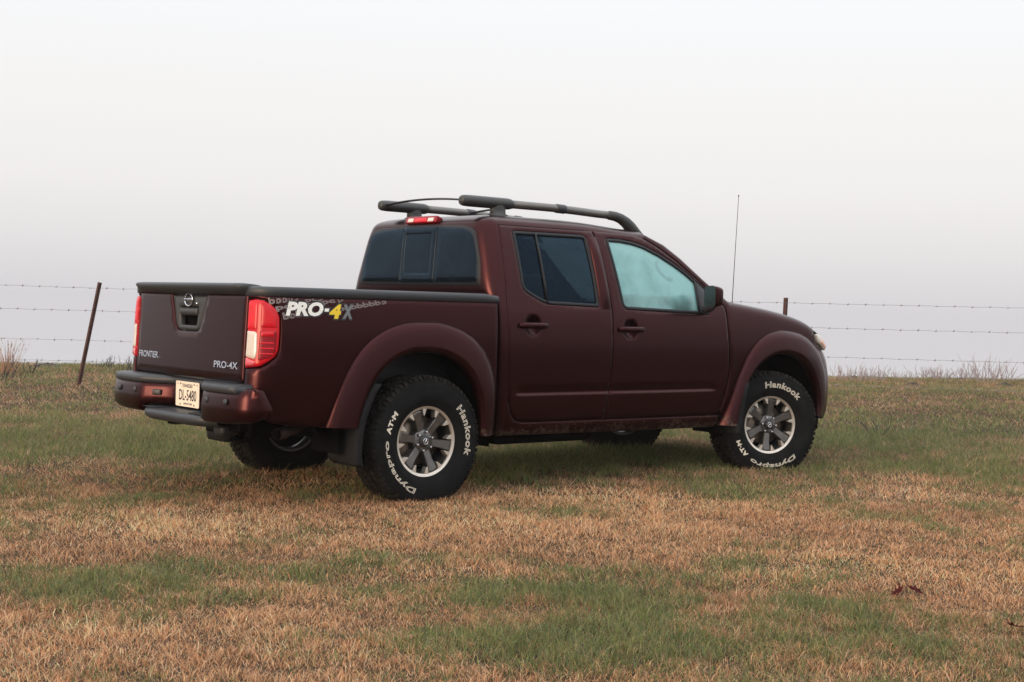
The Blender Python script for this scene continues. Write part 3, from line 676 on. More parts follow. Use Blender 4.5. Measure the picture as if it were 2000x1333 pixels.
# number plate, a painted metal sheet screwed into the recess
mb = MB(); mb.add(*(lambda o: ([(-1.137, y, z) for y, z in o]+[(-1.1345, y, z) for y, z in o], [tuple(range(len(o)))]+[tuple(range(2*len(o)-1, len(o)-1, -1))]+[(i, (i+1) % len(o), len(o)+(i+1) % len(o), len(o)+i) for i in range(len(o))]))(fillet([(-.1525, -.076), (.1525, -.076), (.1525, .076), (-.1525, .076)], .012)))
plate = recalc(mb.build('number_plate', M_PLATE, T, smooth=False)); plate.location = (0, 0, .645)
def plate_text(body, cx, cz, w, h_, bold=.0):
    V_, F_ = text_mesh(body, 1, bold=bold); V_ = fit(V_, w, h_)
    mesh('plate_lettering', [(-1.1378, -(x+cx), y+cz) for x, y, z in V_], F_, M_INK, plate, smooth=False)
plate_text('DL-5480', .005, -.006, .225, .066, .012); plate_text('TENNESSEE', 0, .051, .135, .021, .01)
plate_text('MANUFACTURER', .01, -.058, .110, .012, .01); plate_text('12', -.125, .060, .020, .010); plate_text('14', .125, .060, .020, .010)
for y, z in ((.088, .062), (-.088, .062), (.09, -.062), (-.09, -.062)):
    mb = MB(); mb.lathe([(0, -.0035), (.005, -.003), (.0065, 0)], 10); o = mb.build('plate_screw', M_DISC, plate); o.location = (-1.137, y, z); o.rotation_euler = (0, 0, -PI/2)

# --- wheels
def wheel_meshes():
    prof = [(.206, .098), (.214, .108), (.226, .117), (.236, .119), (.248, .126), (.270, .1315), (.278, .1335), (.292, .1345), (.320, .1345), (.332, .1325), (.350, .1285), (.366, .1235), (.378, .118), (.386, .108), (.389, .09)]
    full = [(r, -w) for r, w in prof]+[(.391, -.05), (.392, 0), (.391, .05)]+[(r, w) for r, w in reversed(prof)]
    mb = MB(); mb.lathe(full, 96)
    tyre = mb
    lug = MB(); N = 66; rg = random.Random(3)
    def block(a, y0, y1, da, rb, rt, skew=0.0, taper=.8):
        V = []
        for r, k in ((rb, 1.0), (rt, taper)):
            for yy, sk in ((y0, -skew), (y1, skew)):
                for e in (-1, 1):
                    ym = (y0+y1)/2; y = ym+(yy-ym)*(.92 if k < 1 else 1); aa = a+sk+e*da*k; V.append((r*math.cos(aa), y, r*math.sin(aa)))
        lug.add(V, [(0, 1, 3, 2), (4, 6, 7, 5), (0, 4, 5, 1), (2, 3, 7, 6), (0, 2, 6, 4), (1, 5, 7, 3)])
    for k in range(N):
        a = 2*PI*k/N; st = PI/N
        block(a, -.045, -.012, st*.80, .385, .4025, .025); block(a+st, .012, .045, st*.80, .385, .4025, .025)
        block(a+st*.5, -.012, .014, st*.62, .385, .4020, -.02)
        block(a+st*.4, -.090, -.050, st*.74, .383, .4015, -.02); block(a-st*.4, .050, .090, st*.74, .383, .4015, -.02)
        for s in (-1, 1):                          # shoulder lugs reach down the side wall
            j = st*(.72 if k % 2 else .60); y0, y1 = s*.094, s*.124; rr0 = .370 if k % 2 else .376; V = []
            for r, y in ((.385, y0), (.4005, y0+s*.002), (.399, s*.112), (.386, s*.1235), (rr0, s*.1275), (rr0, s*.116)):
                for e in (-1, 1): aa = a+e*j+(st*.3 if s < 0 else 0); V.append((r*math.cos(aa), y, r*math.sin(aa)))
            n = 6; Fq = [(2*i, 2*i+1, 2*((i+1) % n)+1, 2*((i+1) % n)) for i in range(n)]+[tuple(2*i for i in range(n)), tuple(2*i+1 for i in reversed(range(n)))]
            lug.add(V, Fq)
    ridge = MB()
    for r, w in ((.262, .1305), (.338, .1325)): ridge.lathe([(r-.002, -w+.0015), (r, -w-.002), (r+.002, -w+.0015)], 96)
    return tyre, lug, ridge
TY, LUG, RIDGE = wheel_meshes()
def sidew(r): return float(np.interp(r, [.262, .270, .278, .292, .320, .332, .350], [.129, .1315, .1335, .1345, .1345, .1325, .1285]))
def arc_text(body, mid, span, rb, h_, outline):
    V_, F_ = text_mesh(body, 1, outline=outline, spacing=1.08, shear=.08); V_ = fit(V_, 1, 1); P = []
    for x, y, z in V_:
        r = rb+y*h_; a = mid-x*span; P.append((r*math.cos(a), -(sidew(r)+.0012+.0010*(z > 0)), r*math.sin(a)))
    return P, F_
def add_arc(mb, body, mid, span, rb, h_, outline):
    P, F_ = arc_text(body, mid, span, rb, h_, outline); mb.add(P, F_)
def make_wheel(loc, rotz, spoke0, text0, seen=True):
    st = PI/3; w = MB()
    # barrel and flange
    w.lathe([(.197, .104), (.222, .106), (.2275, .110), (.2275, .102), (.206, .098), (.196, .06), (.186, 0), (.192, -.06), (.196, -.094)], 72)
    o = w.build('wheel', M_SPOKE, T); o.location = loc; o.rotation_euler = (0, 0, rotz); recalc(o); sharp(o, 40)
    rim = MB(); rim.lathe([(.196, -.094), (.1985, -.1035), (.204, -.107), (.219, -.109), (.2275, -.113), (.229, -.108), (.222, -.098)], 72)
    sharp(recalc(rim.build('rim_ring', M_SILVER, o)), 30)
    def prism(mbx, poly, y0, y1, ch=.003):
        n = len(poly); c = np.mean(np.array(poly), 0)
        inn = [tuple(np.array(p)+(c-np.array(p))/np.linalg.norm(c-np.array(p))*ch) for p in poly]
        f0 = y0 if callable(y0) else (lambda r: y0)
        V = [(x, f0(math.hypot(x, z)), z) for x, z in inn]+[(x, f0(math.hypot(x, z))+ch*.8, z) for x, z in poly]+[(x, y1, z) for x, z in poly]
        mbx.add(V, [tuple(range(n))]+[(i, (i+1) % n, n+(i+1) % n, n+i) for i in range(n)]+[(n+i, n+(i+1) % n, 2*n+(i+1) % n, 2*n+i) for i in range(n)])
    for k in range(6):
        a = spoke0+k*st; ca, sa = math.cos(a), math.sin(a)
        def pt(r, t): return (r*ca-t*sa, r*sa+t*ca)
        sp = MB(); yf = lambda r: -.078-.022*min(1, max(0, (r-.05)/.14))**1.4
        prism(sp, [pt(.040, -.021), pt(.12, -.0245), pt(.186, -.030), pt(.191, -.012), pt(.191, .012), pt(.186, .030), pt(.12, .0245), pt(.040, .021)], yf, -.035, .005)
        s_ = recalc(sp.build('spoke', M_SPOKE, o, smooth=True)); sharp(s_, 25)
        for e in (-1, 1):
            th = MB(); 
            q = lambda r, dg: (r*math.cos(a+math.radians(dg)*e), r*math.sin(a+math.radians(dg)*e))
            prism(th, [q(.202, 11.0), q(.190, 11.6), q(.158, 13.2), q(.157, 15.2), q(.178, 18.5), q(.202, 20.5)], -.1045, -.060, .002)
            t_ = recalc(th.build('rim_tooth', M_SILVER, o, smooth=False))
        ln = MB(); an = a+st/2; ln.lathe([(0, -.020), (.007, -.019), (.0095, -.014), (.0105, .0), (.0105, .03)], 6)
        l_ = ln.build('lug_nut', M_CHROME, o, smooth=False); l_.location = (.0572*math.cos(an), -.082, .0572*math.sin(an)); recalc(l_)
    hb_ = MB(); hb_.lathe([(0, -.086), (.040, -.086), (.066, -.080), (.074, -.070), (.076, -.03)], 40); recalc(hb_.build('hub', M_SPOKE, o))
    cc = MB(); cc.lathe([(0, -.104), (.026, -.104), (.034, -.099), (.037, -.085)], 36); cc_ = recalc(cc.build('centre_cap', M_GREYPL, o))
    em = MB(); em.tube([(.0175*math.cos(2*PI*k/28), -.1045, .0175*math.sin(2*PI*k/28)) for k in range(29)], .0024, 6, False); em.box((0, -.1045, 0), (.042, .003, .0065), Matrix.Rotation(-spoke0-.2, 3, 'Y')); em.build('cap_emblem', M_CHROME, o)
    bd = MB(); bd.lathe([(.07, -.02), (.150, -.02), (.152, -.012), (.152, .012), (.07, .012)], 48); recalc(bd.build('brake_disc', M_DISC, o))
    bk = MB(); bk.lathe([(.0, .03), (.188, .03)], 40); bk.build('brake_backplate', M_DARK, o)
    TY.build('tyre', M_RUB, o); l2 = recalc(LUG.build('tyre_tread', M_TREADMUD, o, smooth=False)); RIDGE.build('tyre_ridge', M_RUB, o)
    for body, da, span, hh, ol in (('Hankook', 0, 62, .046, .024), ('Dynapro', 202, 76, .043, .026), ("AT\u00b7M", 143, 27, .034, .05)):
        tx = MB(); add_arc(tx, body, text0+math.radians(da), math.radians(span), .303, hh, ol); tx.build('tyre_lettering', M_WHITE, o, smooth=False)
    return o
R_ = math.radians
wheels = [make_wheel((0, -.785, .396), 0, R_(50), R_(13)), make_wheel((3.2, -.785, .396), R_(-19), R_(24), R_(72)),
          make_wheel((0, .785, .396), PI, R_(10), R_(80)), make_wheel((3.2, .785, .396), PI+R_(-17), R_(30), R_(20))]
# --- mud flaps
for mir in SIDES:
    for cx, bz, mid in ((-.50, .29, False), (2.80, .335, True)):
        mb = MB(); R = []
        if not mid:
            path = [(-.392, .752, .905), (-.425, .710, .895), (-.462, .630, .885), (-.495, .545, .80), (-.510, .48, .64), (-.520, .40, .60), (-.522, .34, .60), (-.518, .290, .615), (-.510, .272, .66)]
        else:
            path = [(2.840, .715, .885), (2.818, .65, .87), (2.800, .56, .855), (2.785, .47, .80), (2.772, .40, .72), (2.765, .36, .70), (2.765, .345, .71)]
        for x, z, yi in path:
            R.append([(x+.02, -yi, z), (x, -(yi+.012), z), (x-.004, -(yi+(.905-yi)*.5), z), (x-.006, -.905, z), (x+.004, -.922, z), (x+.035, -.924, z), (x+.037, -.90, z)])
        mb.grid(R); f_ = recalc(mb.build('mud_flap', M_FLAP, T, mirror=mir)); m_ = f_.modifiers.new('thick', 'SOLIDIFY'); m_.thickness = .008; m_.offset = 0
# --- underbody: frame rails, axle, exhaust, tow hook, fuel tank
mb = MB()
for s in (1, -1): mb.box((1.3, s*.50, .50), (4.6, .09, .16), None, .01)
for x in (-1.0, -.5, .5, 1.3, 2.2, 3.5): mb.box((x, 0, .50), (.10, 1.0, .10), None, .01)
mb.box((1.45, .0, .47), (2.0, .9, .10), None, .03)
for s in (1, -1): mb.box((1.62, s*.70, .445), (1.85, .14, .12), None, .02)
mb.build('chassis_frame', M_DARK, T, smooth=False)
mb = MB(); mb.tube([(0, -.70, .396), (0, .70, .396)], .045, 12); mb.tube([(-.13, .0, .40), (-.05, 0, .40), (.05, 0, .39), (.16, 0, .40)], [.06, .15, .15, .06], 14); mb.build('rear_axle', M_DARK, T)
mb = MB(); mb.tube([(3.2, -.66, .39), (3.2, .66, .39)], .04, 10); mb.build('front_axle', M_DARK, T)
for s in (1, -1):
    mb = MB(); mb.box((1.15, s*.52, .385), (.85, .30, .13), None, .05); mb.build('fuel_tank' if s < 0 else 'side_tank', M_DARK, T)
    mb = MB(); mb.tube([(-.72, s*.55, .52), (-.35, s*.55, .40), (0, s*.55, .35), (.35, s*.55, .40), (.6, s*.55, .48)], .028, 8, True, 1.1); mb.build('leaf_spring', M_DARK, T)
mb = MB(); pth = [(.30, -.30, .50), (-.2, -.40, .60), (-.55, -.52, .56), (-.75, -.64, .49), (-.90, -.735, .468), (-.965, -.772, .462)]
mb.tube(pth, .034, 16, False); 
V0 = len(mb.v); mb.tube([(-.966, -.7725, .462), (-.90, -.735, .468)], .029, 16, False); ex = mb.build('exhaust_pipe', simple('exhaust_steel', (.16, .12, .10), .4, .9, .3, 20), T)
mb = MB(); mb.box((-1.03, -.30, .455), (.12, .12, .075), None, .025); mb.tube([(-.98, -.30, .47), (-.5, -.30, .50)], .03, 10); mb.build('tow_receiver', M_BLACK, T)
mb = MB(); mb.box((-.15, -.62, .44), (.03, .03, .05), None, .006); mb.build('brake_bleeder', simple('yellow_tag', (.55, .25, .03), .6), T)

# --- door mirrors
for mir in SIDES:
    bm = bmesh.new(); bmesh.ops.create_cube(bm, size=1)
    for v in bm.verts:
        v.co = Vector((v.co.x*.085, v.co.y*.150, v.co.z*.165))
        if v.co.x > 0: v.co.y *= .80; v.co.z *= .78
        if v.co.y < 0: v.co.z *= .92
    bmesh.ops.bevel(bm, geom=bm.edges[:], offset=.026, segments=4, affect='EDGES', profile=.5)
    M_ = Matrix.Translation((2.415, -.985, 1.335)) @ Matrix.Rotation(-.20, 4, 'Z')
    mb = MB(); mb.bm(bm, M_); mr_ = mb.build('side_mirror', M_PAINT, T, mirror=mir)
    gm = MB(); g = fillet([(-.062, -.068), (.062, -.064), (.062, .066), (-.062, .070)], .028)
    gm.add([M_ @ Vector((-.0445, y, z)) for y, z in g], [tuple(range(len(g)))]); gm.build('mirror_glass', M_MIRR, mr_, mirror=mir)
    gm = MB(); g2 = offset(ccw(g), -.007); gm.add([M_ @ Vector((-.0435, y, z)) for y, z in g2], [tuple(range(len(g2)))]); gm.build('mirror_rim', M_BLACK, mr_, mirror=mir)
    am = MB(); am.tube([(2.465, -.835, 1.245), (2.45, -.885, 1.243), (2.43, -.94, 1.255), (2.42, -.97, 1.275)], [.034, .030, .030, .028], 12, True, .8); am.build('mirror_arm', M_BLACK, mr_, mirror=mir)
# --- radio aerial on the right fender
mb = MB(); mb.tube([(2.845, -.762, 1.270), (2.846, -.762, 1.30)], [.014, .009], 12); mb.tube([(2.846, -.762, 1.30), (2.862, -.763, 1.7), (2.879, -.764, 2.084)], [.0030, .0025, .0020], 6); mb.tube([(2.879, -.764, 2.08), (2.8792, -.764, 2.092)], .0045, 6); mb.build('aerial', M_BLACK, T)

# --- roof rack
rack = empty('roof_rack', (0, 0, 0), T)
def railp(x):
    return (x, -(.468+.055*sstep(.5, 2.0, x)), 1.909-.004*(x-.5)-.020*sstep(1.2, 1.9, x))
for mir in SIDES:
    mb = MB(); X = [.535, .540, .555, .60, .70, .80, .90, .925, .945, .955]; mb.tube([railp(x) for x in X], [.020, .030, .036, .0385, .0385, .0385, .038, .037, .033, .028], 18); mb.build('rail_cover', M_GREYPL, rack, mirror=mir)
    mb = MB(); mb.tube([railp(x) for x in (.93, 1.1, 1.3, 1.5, 1.7, 1.82)], .0275, 16); mb.build('rail_tube', M_GREYTUBE, rack, mirror=mir)
    e = railp(1.80); mb = MB(); mb.tube([railp(1.795), railp(1.81), (1.86, e[1]-.004, e[2]-.004), (1.91, e[1]-.010, e[2]-.018), (1.955, e[1]-.016, e[2]-.042), (1.995, e[1]-.022, e[2]-.075), (2.03, e[1]-.030, e[2]-.105), (2.075, e[1]-.040, e[2]-.130), (2.13, e[1]-.052, e[2]-.158)], [.028, .0325, .034, .036, .040, .044, .040, .026, .008], 16, True); mb.build('rail_end', M_GREYPL, rack, mirror=mir)
    p = railp(.84); mb = MB(); S_ = [(1.815, .085, .052), (1.832, .080, .050), (1.838, .062, .040), (1.86, .060, .038), (1.90, .058, .036)]
    mb.grid([[(p[0]+a*math.cos(q), p[1]+b*math.sin(q), z) for q in np.linspace(0, 2*PI, 25)] for z, a, b in S_]); recalc(mb.build('rail_foot', M_GREYPL, rack, mirror=mir))
    mb = MB(); q0 = [railp(x) for x in (1.325, 1.33, 1.40, 1.405)]; mb.tube(q0, [.029, .0315, .0315, .029], 16); mb.build('bar_clamp', M_BLACK, rack, mirror=mir)
for x in (.585, 1.365):
    p = railp(x); mb = MB(); mb.tube([(x, p[1]*-t*.98, p[2]+.004+.022*(1-t*t)) for t in np.linspace(-1, 1, 17)], .022, 10, True, .32); mb.build('cross_bar', M_BLACK, rack)
# roof front trim pads where the rails land
# --- cabin: seats, wheel, dash, grab handle
for y in (.38, -.38):
    mb = MB(); mb.box((1.62, y, .92), (.52, .50, .20), None, .06); mb.box((1.34, y, 1.16), (.16, .48, .58), Matrix.Rotation(-.22, 3, 'Y'), .06); mb.box((1.235, y, 1.535), (.10, .24, .17), Matrix.Rotation(-.15, 3, 'Y'), .04)
    for s in (1, -1): mb.tube([(1.275, y+s*.06, 1.40), (1.245, y+s*.06, 1.50)], .007, 8)
    mb.build('front_seat', M_SEAT, T)
mb = MB(); mb.box((.98, 0, .92), (.45, 1.30, .18), None, .06); mb.box((.76, 0, 1.15), (.14, 1.32, .52), Matrix.Rotation(-.16, 3, 'Y'), .05)
for y in (.42, -.42): mb.box((.70, y, 1.47), (.09, .24, .14), None, .04)
mb.build('rear_seat', M_SEAT, T)
mb = MB(); mb.box((2.42, 0, 1.08), (.42, 1.42, .30), None, .08); dash = mb.build('dashboard', M_SEAT, T)
sw = MB(); C0 = Vector((2.07, .38, 1.15)); ax_ = Matrix.Rotation(-.42, 3, 'Y')
sw.tube([C0+ax_ @ Vector((0, .185*math.cos(2*PI*k/32), .185*math.sin(2*PI*k/32))) for k in range(33)], .014, 8, False); sw.box(C0, (.05, .14, .10), ax_, .02); sw.tube([C0+Vector((.0, -.17, -.02)), C0+Vector((0, .17, -.02))], .014, 6); sw.build('steering_wheel', M_SEAT, T)
gh = MB(); gh.tube([(2.19, -.63, 1.575), (2.20, -.605, 1.555), (2.255, -.585, 1.505), (2.32, -.60, 1.455), (2.345, -.64, 1.445)], .013, 8); gh.build('grab_handle', M_SEAT, T)
mb = MB(); mb.box((1.55, 0, .80), (1.95, 1.45, .06)); mb.grid([[(x, y, 1.795-.02*abs(y/.6)**3-.02*sstep(1.4, 2.0, x)) for y in np.linspace(-.60, .60, 7)] for x in np.linspace(.66, 2.0, 8)]); mb.build('cabin_lining', M_SEAT, T)

# --- decals on the bed side
def bed_decal(name, V_, F_, m, s, off, parent, fn):
    P = []
    for x, y, z in V_:
        u, v = fn(x, y); n_ = nrm(S_bed, u, v); p = Vector(S_bed(u, v))+n_*(off+z); P.append(p)
    return recalc(mesh(name, P, F_, m, parent, False)) if not s else None
bed0 = [o for o in T.children if o.name.startswith('bed_side')][0]
def dec(body, u0, u1, v0, v1, m, off, name, bold=.03, shear=.0):
    V_, F_ = text_mesh(body, 1, bold=bold, shear=shear); a = np.array(V_); lo, hi = a.min(0), a.max(0)
    V_ = [((x-lo[0])/(hi[0]-lo[0]), (y-lo[1])/(hi[1]-lo[1]), 0) for x, y, z in V_]
    bed_decal(name, V_, F_, m, False, off, bed0, lambda x, y: (u0+(u1-u0)*x, v0+(v1-v0)*y))
def dec_all(grow, off, k):
    for body, u0, u1, m, nm in (('PRO', -.985, -.738, M_DECALW, 'decal_lettering'), ('4', -.700, -.617, M_DECALY, 'decal_lettering'), ('X', -.612, -.533, M_DECALG, 'decal_lettering')):
        dec(body, u0-grow, u1+grow, 1.141-.012*(u0 > -.71)-grow*.9, 1.222-.010*(u0 > -.71)+grow*.9, M_DECALK if k else m, off, 'decal_outline' if k else nm, .10 if k else .05, .22)
dec_all(.010, .0012, True); dec_all(0, .0024, False)
mb = MB(); bed_decal('decal_outline', [(-.742, 1.160, 0), (-.690, 1.160, 0), (-.684, 1.196, 0), (-.736, 1.196, 0)], [(0, 1, 2, 3)], M_DECALK, False, .0010, bed0, lambda x, y: (x, y))
bed_decal('decal_lettering', [(-.732, 1.169, 0), (-.703, 1.169, 0), (-.699, 1.187, 0), (-.728, 1.187, 0)], [(0, 1, 2, 3)], M_DECALW, False, .0026, bed0, lambda x, y: (x, y))
# faint tyre-track print: rows of outlined tread blocks slanting up to the rail
slope = .155; trk = MB()
for row, (ua, ub, vb, hh, body) in enumerate(((-1.005, -.80, 1.117, .040, 'bbbbb'), (-1.045, -.90, 1.160, .040, 'pdp'), (-1.085, -.90, 1.200, .042, 'bbbbb'), (-.90, -.60, 1.176, .038, 'dpdpdp'), (-.64, -.30, 1.170, .030, 'bbbbbbbb'), (-.86, -.55, 1.212, .030, 'pdpdppd'))):
    V_, F_ = text_mesh(body, 1, outline=.030, shear=-.15); a = np.array(V_); lo, hi = a.min(0), a.max(0)
    P = []
    for x, y, z in V_:
        x = (x-lo[0])/(hi[0]-lo[0]); y = (y-lo[1])/(hi[1]-lo[1]); u = ua+(ub-ua)*x; v = vb+slope*(u-ua)+hh*y; P.append((u, min(v, 1.243), min(max(z*.02, -.0002), .0005)))
    top_ = [max(P[i][1] for i in f) < 1.2425 for f in F_]; trk.add(P, [f for f, k in zip(F_, top_) if k])
bed_decal('decal_track_print', trk.v, trk.f, M_DECALT, False, .0008, bed0, lambda x, y: (x, y))

# ------------------------------------------------------------------ barbed wire fence
def Gz(x, y): return float(terrain(np.array([x]), np.array([y]))[0])
M_RUST = simple('rusty_post', (.085, .038, .031), .75, .15, .4, 25, .3)
M_WIRE = simple('galvanised_wire', (.26, .24, .24), .5, .5, .3, 30)
fence = empty('wire_fence', (1.675, 8.474, Gz(1.675, 8.474)), label='four strand barbed wire fence on leaning rusty steel posts behind the truck', cat='fence')
def local(p, o): return (p[0]-o.location.x, p[1]-o.location.y, p[2]-o.location.z)
posts = []
DIRF = Vector((7.549-1.80, 2.662-8.40, 0)).normalized()
def post(base, top):
    b, t = Vector(base), Vector(top); ax = (t-b).normalized(); a = DIRF-ax*DIRF.dot(ax); a.normalize(); c = ax.cross(a); V = []
    prof = [(-.025, .004), (-.025, -.004), (-.005, -.006), (-.005, -.036), (.005, -.036), (.005, -.006), (.025, -.004), (.025, .004)]
    mb = MB(); n = len(prof)
    for k in range(9):
        p = b.lerp(t, k/8); V += [local(p+a*x+c*y, fence) for x, y in prof]
    F_ = [(k*n+i, k*n+(i+1) % n, (k+1)*n+(i+1) % n, (k+1)*n+i) for k in range(8) for i in range(n)]+[tuple(range(n)), tuple(8*n+i for i in range(n))]
    mb.add(V, F_)
    for k in range(1, 22):                      # studs up the face
        p = b.lerp(t, k/22.5); mb.box(local(p+c*.006, fence), (.014, .012, .010))
    recalc(mb.build('post', M_RUST, fence, smooth=False))
post((1.655, 8.485, Gz(1.655, 8.485)-.3), (1.889, 8.340, 1.373)); post((7.50, 2.666, Gz(7.5, 2.666)-.3), (7.549, 2.662, 1.403))
far_l = Vector((-3.2, 12.6, 0)); far_r = Vector((13.4, -2.2, 0))
for base, top in (((far_l.x, far_l.y, Gz(far_l.x, far_l.y)-.3), (far_l.x+.05, far_l.y, 1.42)), ((far_r.x, far_r.y, Gz(far_r.x, far_r.y)-.3), (far_r.x, far_r.y, 1.40))): post(base, top)
rw = random.Random(5)
WZ = [(1.375, 1.303, 1.346, 1.40), (1.07, 1.036, 1.074, 1.12), (.715, .684, .752, .78), (.47, .438, .440, .46)]
for wi, (za, zb, zc, zd) in enumerate(WZ):
    lean = lambda z: Vector((1.655+(1.889-1.655)*(z+.2)/1.57, 8.485+(8.34-8.485)*(z+.2)/1.57, z))
    K = [Vector((far_l.x, far_l.y, za)), lean(zb), Vector((7.535, 2.650, zc)), Vector((far_r.x, far_r.y, zd))]
    pts = []
    for a, b in zip(K, K[1:]):
        L = (b-a).length; n = int(L/.10)
        for k in range(n):
            t = k/n; p = a.lerp(b, t); p.z -= (.010+.012*wi)*4*t*(1-t)*(L/8)*.6; p += Vector((0, 0, .0025*math.sin(k*1.7+wi))); pts.append(p)
    pts.append(K[-1])
    mb = MB(); mb.tube([local(p, fence) for p in pts], .0019, 5, False)
    w_ = mb.build('wire', M_WIRE, fence)
    bb = MB(); s = 0.0; acc = rw.random()*.12
    for a, b in zip(pts, pts[1:]):
        acc += (b-a).length
        if acc > .125:
            acc = rw.uniform(-.015, .015)
            for q in range(2):
                an = rw.uniform(0, PI); d = Vector((DIRF.x*.35, DIRF.y*.35, 0))+Vector((-DIRF.y*math.cos(an), DIRF.x*math.cos(an), math.sin(an)))*.9
                bb.tube([local(b-d*.016, fence), local(b+d*.016, fence)], .0028, 4, False)
            bb.tube([local(b-DIRF*.010, fence), local(b+DIRF*.010, fence)], .0048, 5)
    bb.build('barbs', M_WIRE, w_, kind='stuff')
# ------------------------------------------------------------------ weeds along the crest
def weed_mat(name, c):
    return simple(name, c, .9, 0, .3, 15)
M_HAZETWIG = weed_mat('haze_paled_twig', (.30, .25, .245)); M_STRAW = weed_mat('straw', (.36, .20, .12)); M_DKTWIG = weed_mat('dark_twig', (.05, .045, .045))  # crest twigs: fog fade mixed into the base colour as extra paleness
def bush(name, x, y, h_, spread, n, m, label, group, seed, leafy=0):
    rg = random.Random(seed); o = empty(name, (x, y, Gz(x, y)), label=label, cat='weed', group=group); tw = MB(); lf = MB()
    for k in range(n):
        a = rg.uniform(0, 2*PI); r = rg.uniform(0, spread*.5); hh = h_*rg.uniform(.45, 1.0); p = Vector((r*math.cos(a), r*math.sin(a), -.03)); d = Vector((math.cos(a)*rg.uniform(.1, .7), math.sin(a)*rg.uniform(.1, .7), 1.0)).normalized()
        pts = [p]; ns = 6
        for q in range(ns):
            d = (d+Vector((rg.uniform(-.22, .22), rg.uniform(-.22, .22), rg.uniform(-.12, .08)))).normalized(); p = p+d*hh/ns; pts.append(p)
            if q > 0 and rg.random() < .85:
                e = (d+Vector((rg.uniform(-1, 1), rg.uniform(-1, 1), rg.uniform(-.1, .7)))).normalized(); L = hh*rg.uniform(.12, .34); m1 = p+e*L*.5+Vector((0, 0, L*.08)); tip = p+e*L+Vector((0, 0, L*.25))
                tw.tube([p, m1, tip], [.0032, .0024, .0014], 4, False)
                for _ in range(leafy):
                    c = p.lerp(tip, rg.random()); s = rg.uniform(.008, .02); u_ = Vector((rg.uniform(-1, 1), rg.uniform(-1, 1), rg.uniform(-1, 1))).normalized(); v_ = u_.orthogonal().normalized()
                    lf.add([c-u_*s, c+v_*s*.5, c+u_*s, c-v_*s*.5], [(0, 1, 2, 3)])
        tw.tube(pts, [.0055-.0035*q/ns for q in range(ns+1)], 4, False)
    tw.build('stems', m, o, kind='stuff')
    if lf.v: lf.build('leaves', m, o, smooth=False, kind='stuff')
def grass_clump(name, x, y, h_, spread, n, m, label, group, seed):
    rg = random.Random(seed); o = empty(name, (x, y, Gz(x, y)), label=label, cat='weed', group=group); mb = MB(); sh = MB()
    for k in range(n):
        a = rg.uniform(0, 2*PI); r = spread*rg.random()**.7*.4; hh = h_*rg.uniform(.4, 1); b = Vector((r*math.cos(a), r*math.sin(a), -.02)); ln = rg.uniform(.05, .45)*hh; w = rg.uniform(.002, .0045); pr = Vector((-math.sin(a), math.cos(a), 0)); dr = Vector((math.cos(a), math.sin(a), 0)); V = []
        for q in range(5):
            t = q/4; c = b+dr*ln*t*t+Vector((0, 0, hh*t*(1-.12*t))); V += [c-pr*w*(1-t*.8), c+pr*w*(1-t*.8)]
        mb.add(V, [(2*q, 2*q+1, 2*q+3, 2*q+2) for q in range(4)])
        if rg.random() < .35:
            for q in range(5):
                c2 = V[8].lerp(V[6], rg.random()); s = rg.uniform(.008, .018); sh.add([c2+Vector((0, 0, s)), c2+pr*s*.4, c2-Vector((0, 0, s)), c2-pr*s*.4], [(0, 1, 2, 3)])
    mb.build('blades', m, o, smooth=False, kind='stuff'); 
    if sh.v: sh.build('seed_heads', m, o, smooth=False, kind='stuff')
def at_px(px, py, d):
    p = CAMP+(FWD+RGT*((px-1000)/2802.9)-UPV*((py-666.5)/2802.9))*d; return p
GR = 'bare weeds along the crest beyond the fence'
WL = {1: 'spreading pale twiggy weed on the crest right of the front bumper', 2: 'tallest branching grey weed on the crest beyond the right fence wires'}
for i, (px, d, h_, sp, n, lab) in enumerate(((1652, 23.5, .27, .55, 26, WL[1]), (1678, 23.0, .30, .50, 26, 'low pale weed growing beside the spreading weed on the crest'), (1700, 23.8, .22, .40, 16, None), (1722, 23.2, .28, .34, 14, None),
        (1752, 24.0, .22, .40, 16, None), (1775, 23.6, .17, .35, 12, None), (1808, 24.2, .25, .40, 18, None), (1830, 23.8, .28, .40, 20, None), (1848, 24.0, .20, .35, 12, None),
        (1880, 24.2, .30, .45, 18, None), (1898, 24.6, .24, .40, 16, None), (1918, 23.8, .46, .42, 22, WL[2]), (1944, 24.0, .38, .50, 24, 'dense grey weed close beside the tallest weed on the crest'), (1986, 24.6, .18, .30, 10, None), (2040, 24.2, .28, .5, 18, None),
        (188, 20.5, .16, .3, 8, None), (205, 21.0, .22, .3, 10, None), (228, 20.4, .14, .3, 7, None), (258, 20.0, .24, .32, 12, None))):
    p = at_px(px, 740, d); bush('bare_weed', p.x, p.y, h_, sp, n, M_HAZETWIG if i < 15 else M_DKTWIG, lab or ('small bare twiggy weed on the crest beyond the fence' if i < 15 else 'small dark bare weed near the leaning post and tailgate'), GR if i < 15 else 'dark weeds behind the leaning post', 30+i)
p = at_px(14, 735, 19.0); grass_clump('straw_clump', p.x, p.y, .55, .42, 110, M_STRAW, 'tall straw coloured grass clump left of the leaning fence post', None, 4)
p = at_px(135, 735, 18.2); grass_clump('straw_stalk', p.x, p.y, .28, .10, 8, M_STRAW, 'thin lone straw stalk just left of the leaning post', None, 6)
p = at_px(56, 730, 19.0); bush('dark_weed', p.x, p.y, .26, .18, 7, M_DKTWIG, 'dark upright weed between straw clump and leaning post', None, 77, 2)
p = at_px(6, 735, 17.6); bush('dark_weed', p.x, p.y, .30, .26, 9, M_DKTWIG, 'dark weed stems in front of the straw clump', None, 78, 2)
